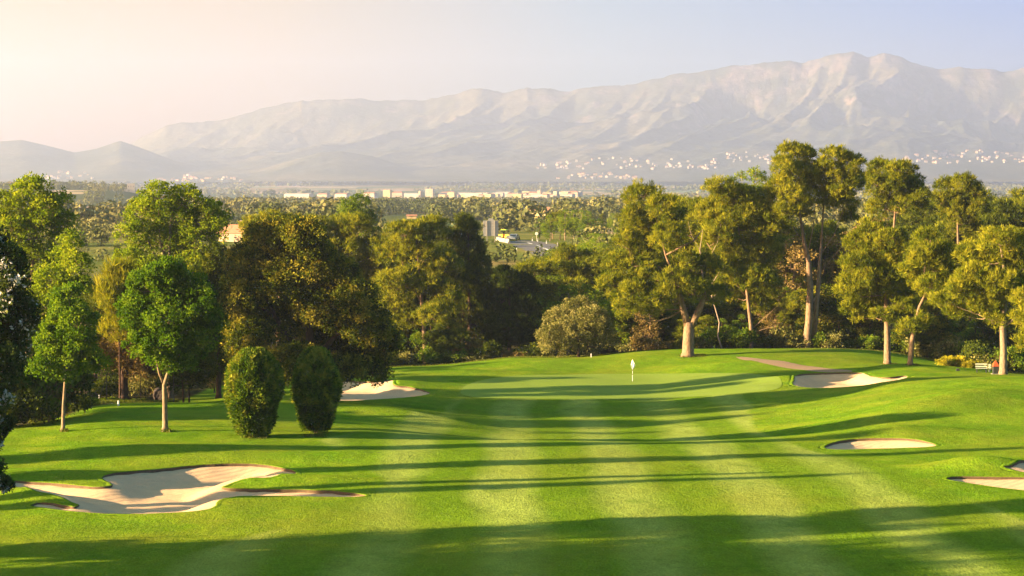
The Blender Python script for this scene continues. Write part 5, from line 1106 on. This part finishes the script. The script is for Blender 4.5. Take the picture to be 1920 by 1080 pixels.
def stake(px, row, top, label, mat='white_paint', r=.05, Y=None):
    if Y is None: x, y, z = at(px, row)
    else: y = Y; x = (px - 960) / F * y; z = hz1(x, y)
    H = (row - top) * y / F; m = MB(); m.tube([(0, 0, -.2), (0, 0, H * .9), (0, 0, H)], [r, r, r * .5], 8); tag(m.build('boundary_stake', mat, None, (x, y, z)), label, 'stake')
stake(222, 761, 751, 'short white stake on the grass in front of the wire fence', r=.075); stake(1108.5, 670, 662.5, 'small white stake at the grass edge beside the grey-green shrub', r=.04)
stake(186, 750, 739, 'thin white stake behind the wire fence at left', r=.05, Y=162)
# wire fence
posts = [(168, 757), (200, 756), (264, 756), (326, 757)]
bx, by, bz = at(200, 760, 60)
t = thing('wire_fence', 'dark wire fence with thin posts between the small maple and the mushroom-shaped tree', 'fence', (bx, by, bz)); PP = []
for px, row in posts: yy = 153 + (px - 168) * 0.012; xx = (px - 960) / F * yy; zz = hz1(xx, yy); PP.append(np.array([xx - bx, yy - by, zz - bz]))
for p_ in PP: m = MB(); m.tube([p_ + [0, 0, -.3], p_ + [0, 0, 2.5]], .035, 6); m.build('post', 'dark_metal', t)
m = MB(); m.tube([PP[1] + [-.75, 0, 0], PP[1] + [-.05, 0, 2.1]], .03, 6); m.build('brace', 'dark_metal', t)
m = MB()
for h_ in (.2, .7, 1.2, 1.7, 2.2, 2.45):
    m.tube([p_ + [0, 0, h_] for p_ in PP], .006, 3)
L_ = np.linalg.norm(PP[-1] - PP[0])
for k_ in range(int(L_ / .35)):
    f = k_ / (L_ / .35) ; q_ = PP[0] + (PP[-1] - PP[0]) * f; m.tube([q_ + [0, 0, .05], q_ + [0, 0, 2.45]], .004, 3)
m.build('wire', 'dark_metal', t)
def rock(name, label, px, Y, w_, h_, mat, seed):
    x = (px - 960) / F * Y; z = hz1(x, Y); bm = bmesh.new(); bmesh.ops.create_icosphere(bm, subdivisions=3, radius=1)
    for v in bm.verts:
        n_ = 1 + 0.35 * float(fbm(np.array([v.co.x * 1.4 + seed]), np.array([v.co.y * 1.4 + v.co.z * 1.7]), 4, seed)[0]); v.co = (v.co.x * n_ * w_, v.co.y * n_ * w_ * .8, v.co.z * n_ * h_ + h_ * .7)
    me = bpy.data.meshes.new(name); bm.to_mesh(me); bm.free(); me.materials.append(MAT[mat]); tag(obj(name, me, None, (x, Y, z)), label, 'rock')
rock('stump', 'purplish-grey upright boulder in shade behind the trunk of the taller maple', 300, 161, .62, .75, 'purple_stump', 3)  # rock-shaped lump standing in for a purplish tree stump
rock('earth_heap', 'low brown heap of earth in the shade left of the wire fence', 157, 157, 1.1, .62, 'soil', 4)
# long grass: along the fence, at trunk feet and along the back edge of the course
def blades(name, spots, seed):
    rng = rs(seed); PV = []; PT = []
    for (px0, Y0, px1, Y1, wid, n, L) in spots:
        f = rng.rand(n); Y = Y0 + (Y1 - Y0) * f + rng.normal(size=n) * wid; px = px0 + (px1 - px0) * f + rng.normal(size=n) * 3; X = (px - 960) / F * Y; z = hz(X, Y)
        b = np.stack([X, Y, z], 1); h = L * rng.uniform(.5, 1.3, n); ax = unit(rng.normal(size=(n, 3)) * .3 + [0, 0, 1.0]) * h[:, None]; sd_ = unit(np.cross(ax, rng.normal(size=(n, 3)))) * (0.012 + 0.015 * rng.rand(n))[:, None]
        V = np.stack([b - sd_, b + sd_, b + ax * .6 + sd_ * .8, b + ax], 1); PV.append(V.reshape(-1, 3)); PT.append(rng.rand(n))
    V = np.concatenate(PV); tag(obj(name, npmesh(name, V, np.arange(len(V)).reshape(-1, 4), 'grass_blade', {'tone': ('FACE', np.concatenate(PT))})), kind='stuff')
YA, YM2, YT = at(118, 809)[1], at(310, 809)[1], YB
blades('long_grass', [(60, 134, 150, 145, .8, 9000, .35), (150, 146, 330, 158, 1.0, 12000, .30), (640, 201, 830, 207, .8, 7000, .22), (830, 207, 1110, 209, .7, 9000, .2), (1110, 209, 1460, 210, .6, 10000, .2), (1460, 210, 1720, 209, .6, 8000, .2), (1720, 207, 1930, 194, .8, 7000, .25),
    (116, YA, 124, YA, .15, 260, .2), (306, YM2, 318, YM2, .2, 400, .22), (1278, YB, 1320, YB + .2, .5, 1400, .16), (1655, at(1664, 683)[1], 1680, at(1664, 683)[1], .35, 700, .12), (1700, at(1707, 684)[1], 1722, at(1707, 684)[1], .3, 500, .12), (455, 118.8, 500, 118.8, .4, 500, .12), (570, 120, 610, 120, .4, 500, .12)], 88)

# ------------------------------------------------------------------ haze, sky, sun, camera
def haze():
    X0, X1, Y0, Y1, Z0, Z1 = -9500, 9500, -400, 15900, -75, 1010
    V = [(x, y, z) for z in (Z0, Z1) for x, y in ((X0, Y0), (X1, Y0), (X1, Y1), (X0, Y1))]
    Fc = [(0, 3, 2, 1), (4, 5, 6, 7), (0, 1, 5, 4), (1, 2, 6, 5), (2, 3, 7, 6), (3, 0, 4, 7)]
    me = bpy.data.meshes.new('haze'); me.from_pydata(V, [], Fc)
    m, nt, out = newmat('haze_air'); v = nt.nodes.new('ShaderNodeVolumePrincipled')
    v.inputs['Color'].default_value = HAZE_COL; v.inputs['Density'].default_value = HAZE_D; v.inputs['Anisotropy'].default_value = HAZE_G
    nt.links.new(v.outputs[0], out.inputs['Volume']); me.materials.append(m)
    tag(obj('haze', me), kind='stuff')
HAZE_D = 0.000105; HAZE_COL = (0.575, 0.68, 1.0, 1); HAZE_G = 0.45
haze()
el, az = R(SUN_EL), R(SUN_AZ)
to_sun = Vector((-math.cos(el) * math.cos(az), -math.cos(el) * math.sin(az), math.sin(el)))
sd = bpy.data.lights.new('sun', 'SUN'); sd.energy = 5.0; sd.angle = R(0.5); sd.color = (1.0, 0.71, 0.38)
so = bpy.data.objects.new('sun', sd); so.rotation_euler = to_sun.to_track_quat('Z', 'Y').to_euler(); so.location = (-60, -10, 60); link(so)
w = bpy.data.worlds.new('World'); scn.world = w; w.use_nodes = True; nt = w.node_tree; nt.nodes.clear(); g = N(nt)
sky = g.n('ShaderNodeTexSky'); sky.sky_type = 'NISHITA'; sky.sun_disc = False; sky.sun_elevation = el; sky.sun_rotation = math.atan2(to_sun.x, to_sun.y)
sky.air_density = 1.0; sky.dust_density = 1.2; sky.ozone_density = 1.5; sky.altitude = 100
bg = g.n('ShaderNodeBackground'); bg.inputs[1].default_value = 0.05
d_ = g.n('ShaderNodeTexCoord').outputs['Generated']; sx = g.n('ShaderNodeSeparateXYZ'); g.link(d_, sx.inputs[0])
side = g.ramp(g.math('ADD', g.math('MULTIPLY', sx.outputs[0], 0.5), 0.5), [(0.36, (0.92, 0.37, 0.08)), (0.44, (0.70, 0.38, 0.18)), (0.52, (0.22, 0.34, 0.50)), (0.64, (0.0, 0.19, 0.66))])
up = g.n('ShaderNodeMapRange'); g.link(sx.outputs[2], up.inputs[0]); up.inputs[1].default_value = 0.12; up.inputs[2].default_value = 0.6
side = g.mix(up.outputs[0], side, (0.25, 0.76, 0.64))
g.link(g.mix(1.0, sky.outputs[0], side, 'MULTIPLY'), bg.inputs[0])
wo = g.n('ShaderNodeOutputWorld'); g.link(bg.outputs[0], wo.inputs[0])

cam = bpy.data.cameras.new('camera'); cam.lens_unit = 'FOV'; cam.sensor_fit = 'HORIZONTAL'; cam.angle = 2 * math.atan(960 / F)
cam.shift_y = -(540 - HR) / 1920.0; cam.clip_start = 1.0; cam.clip_end = 60000
co = bpy.data.objects.new('camera', cam); co.location = (0, 0, CZ); co.rotation_euler = (R(90), 0, 0); link(co); scn.camera = co
scn.view_settings.view_transform = 'Standard'; scn.view_settings.look = 'None'; scn.view_settings.gamma = 1.0; scn.view_settings.use_curve_mapping = False
scn.view_settings.exposure = 2.95
cy = scn.cycles
cy.max_bounces = 6; cy.diffuse_bounces = 2; cy.glossy_bounces = 1; cy.transmission_bounces = 2; cy.transparent_max_bounces = 4; cy.volume_bounces = 2
cy.use_denoising = True; cy.sample_clamp_indirect = 4.0; cy.caustics_reflective = False; cy.caustics_refractive = False
scn.render.use_persistent_data = False
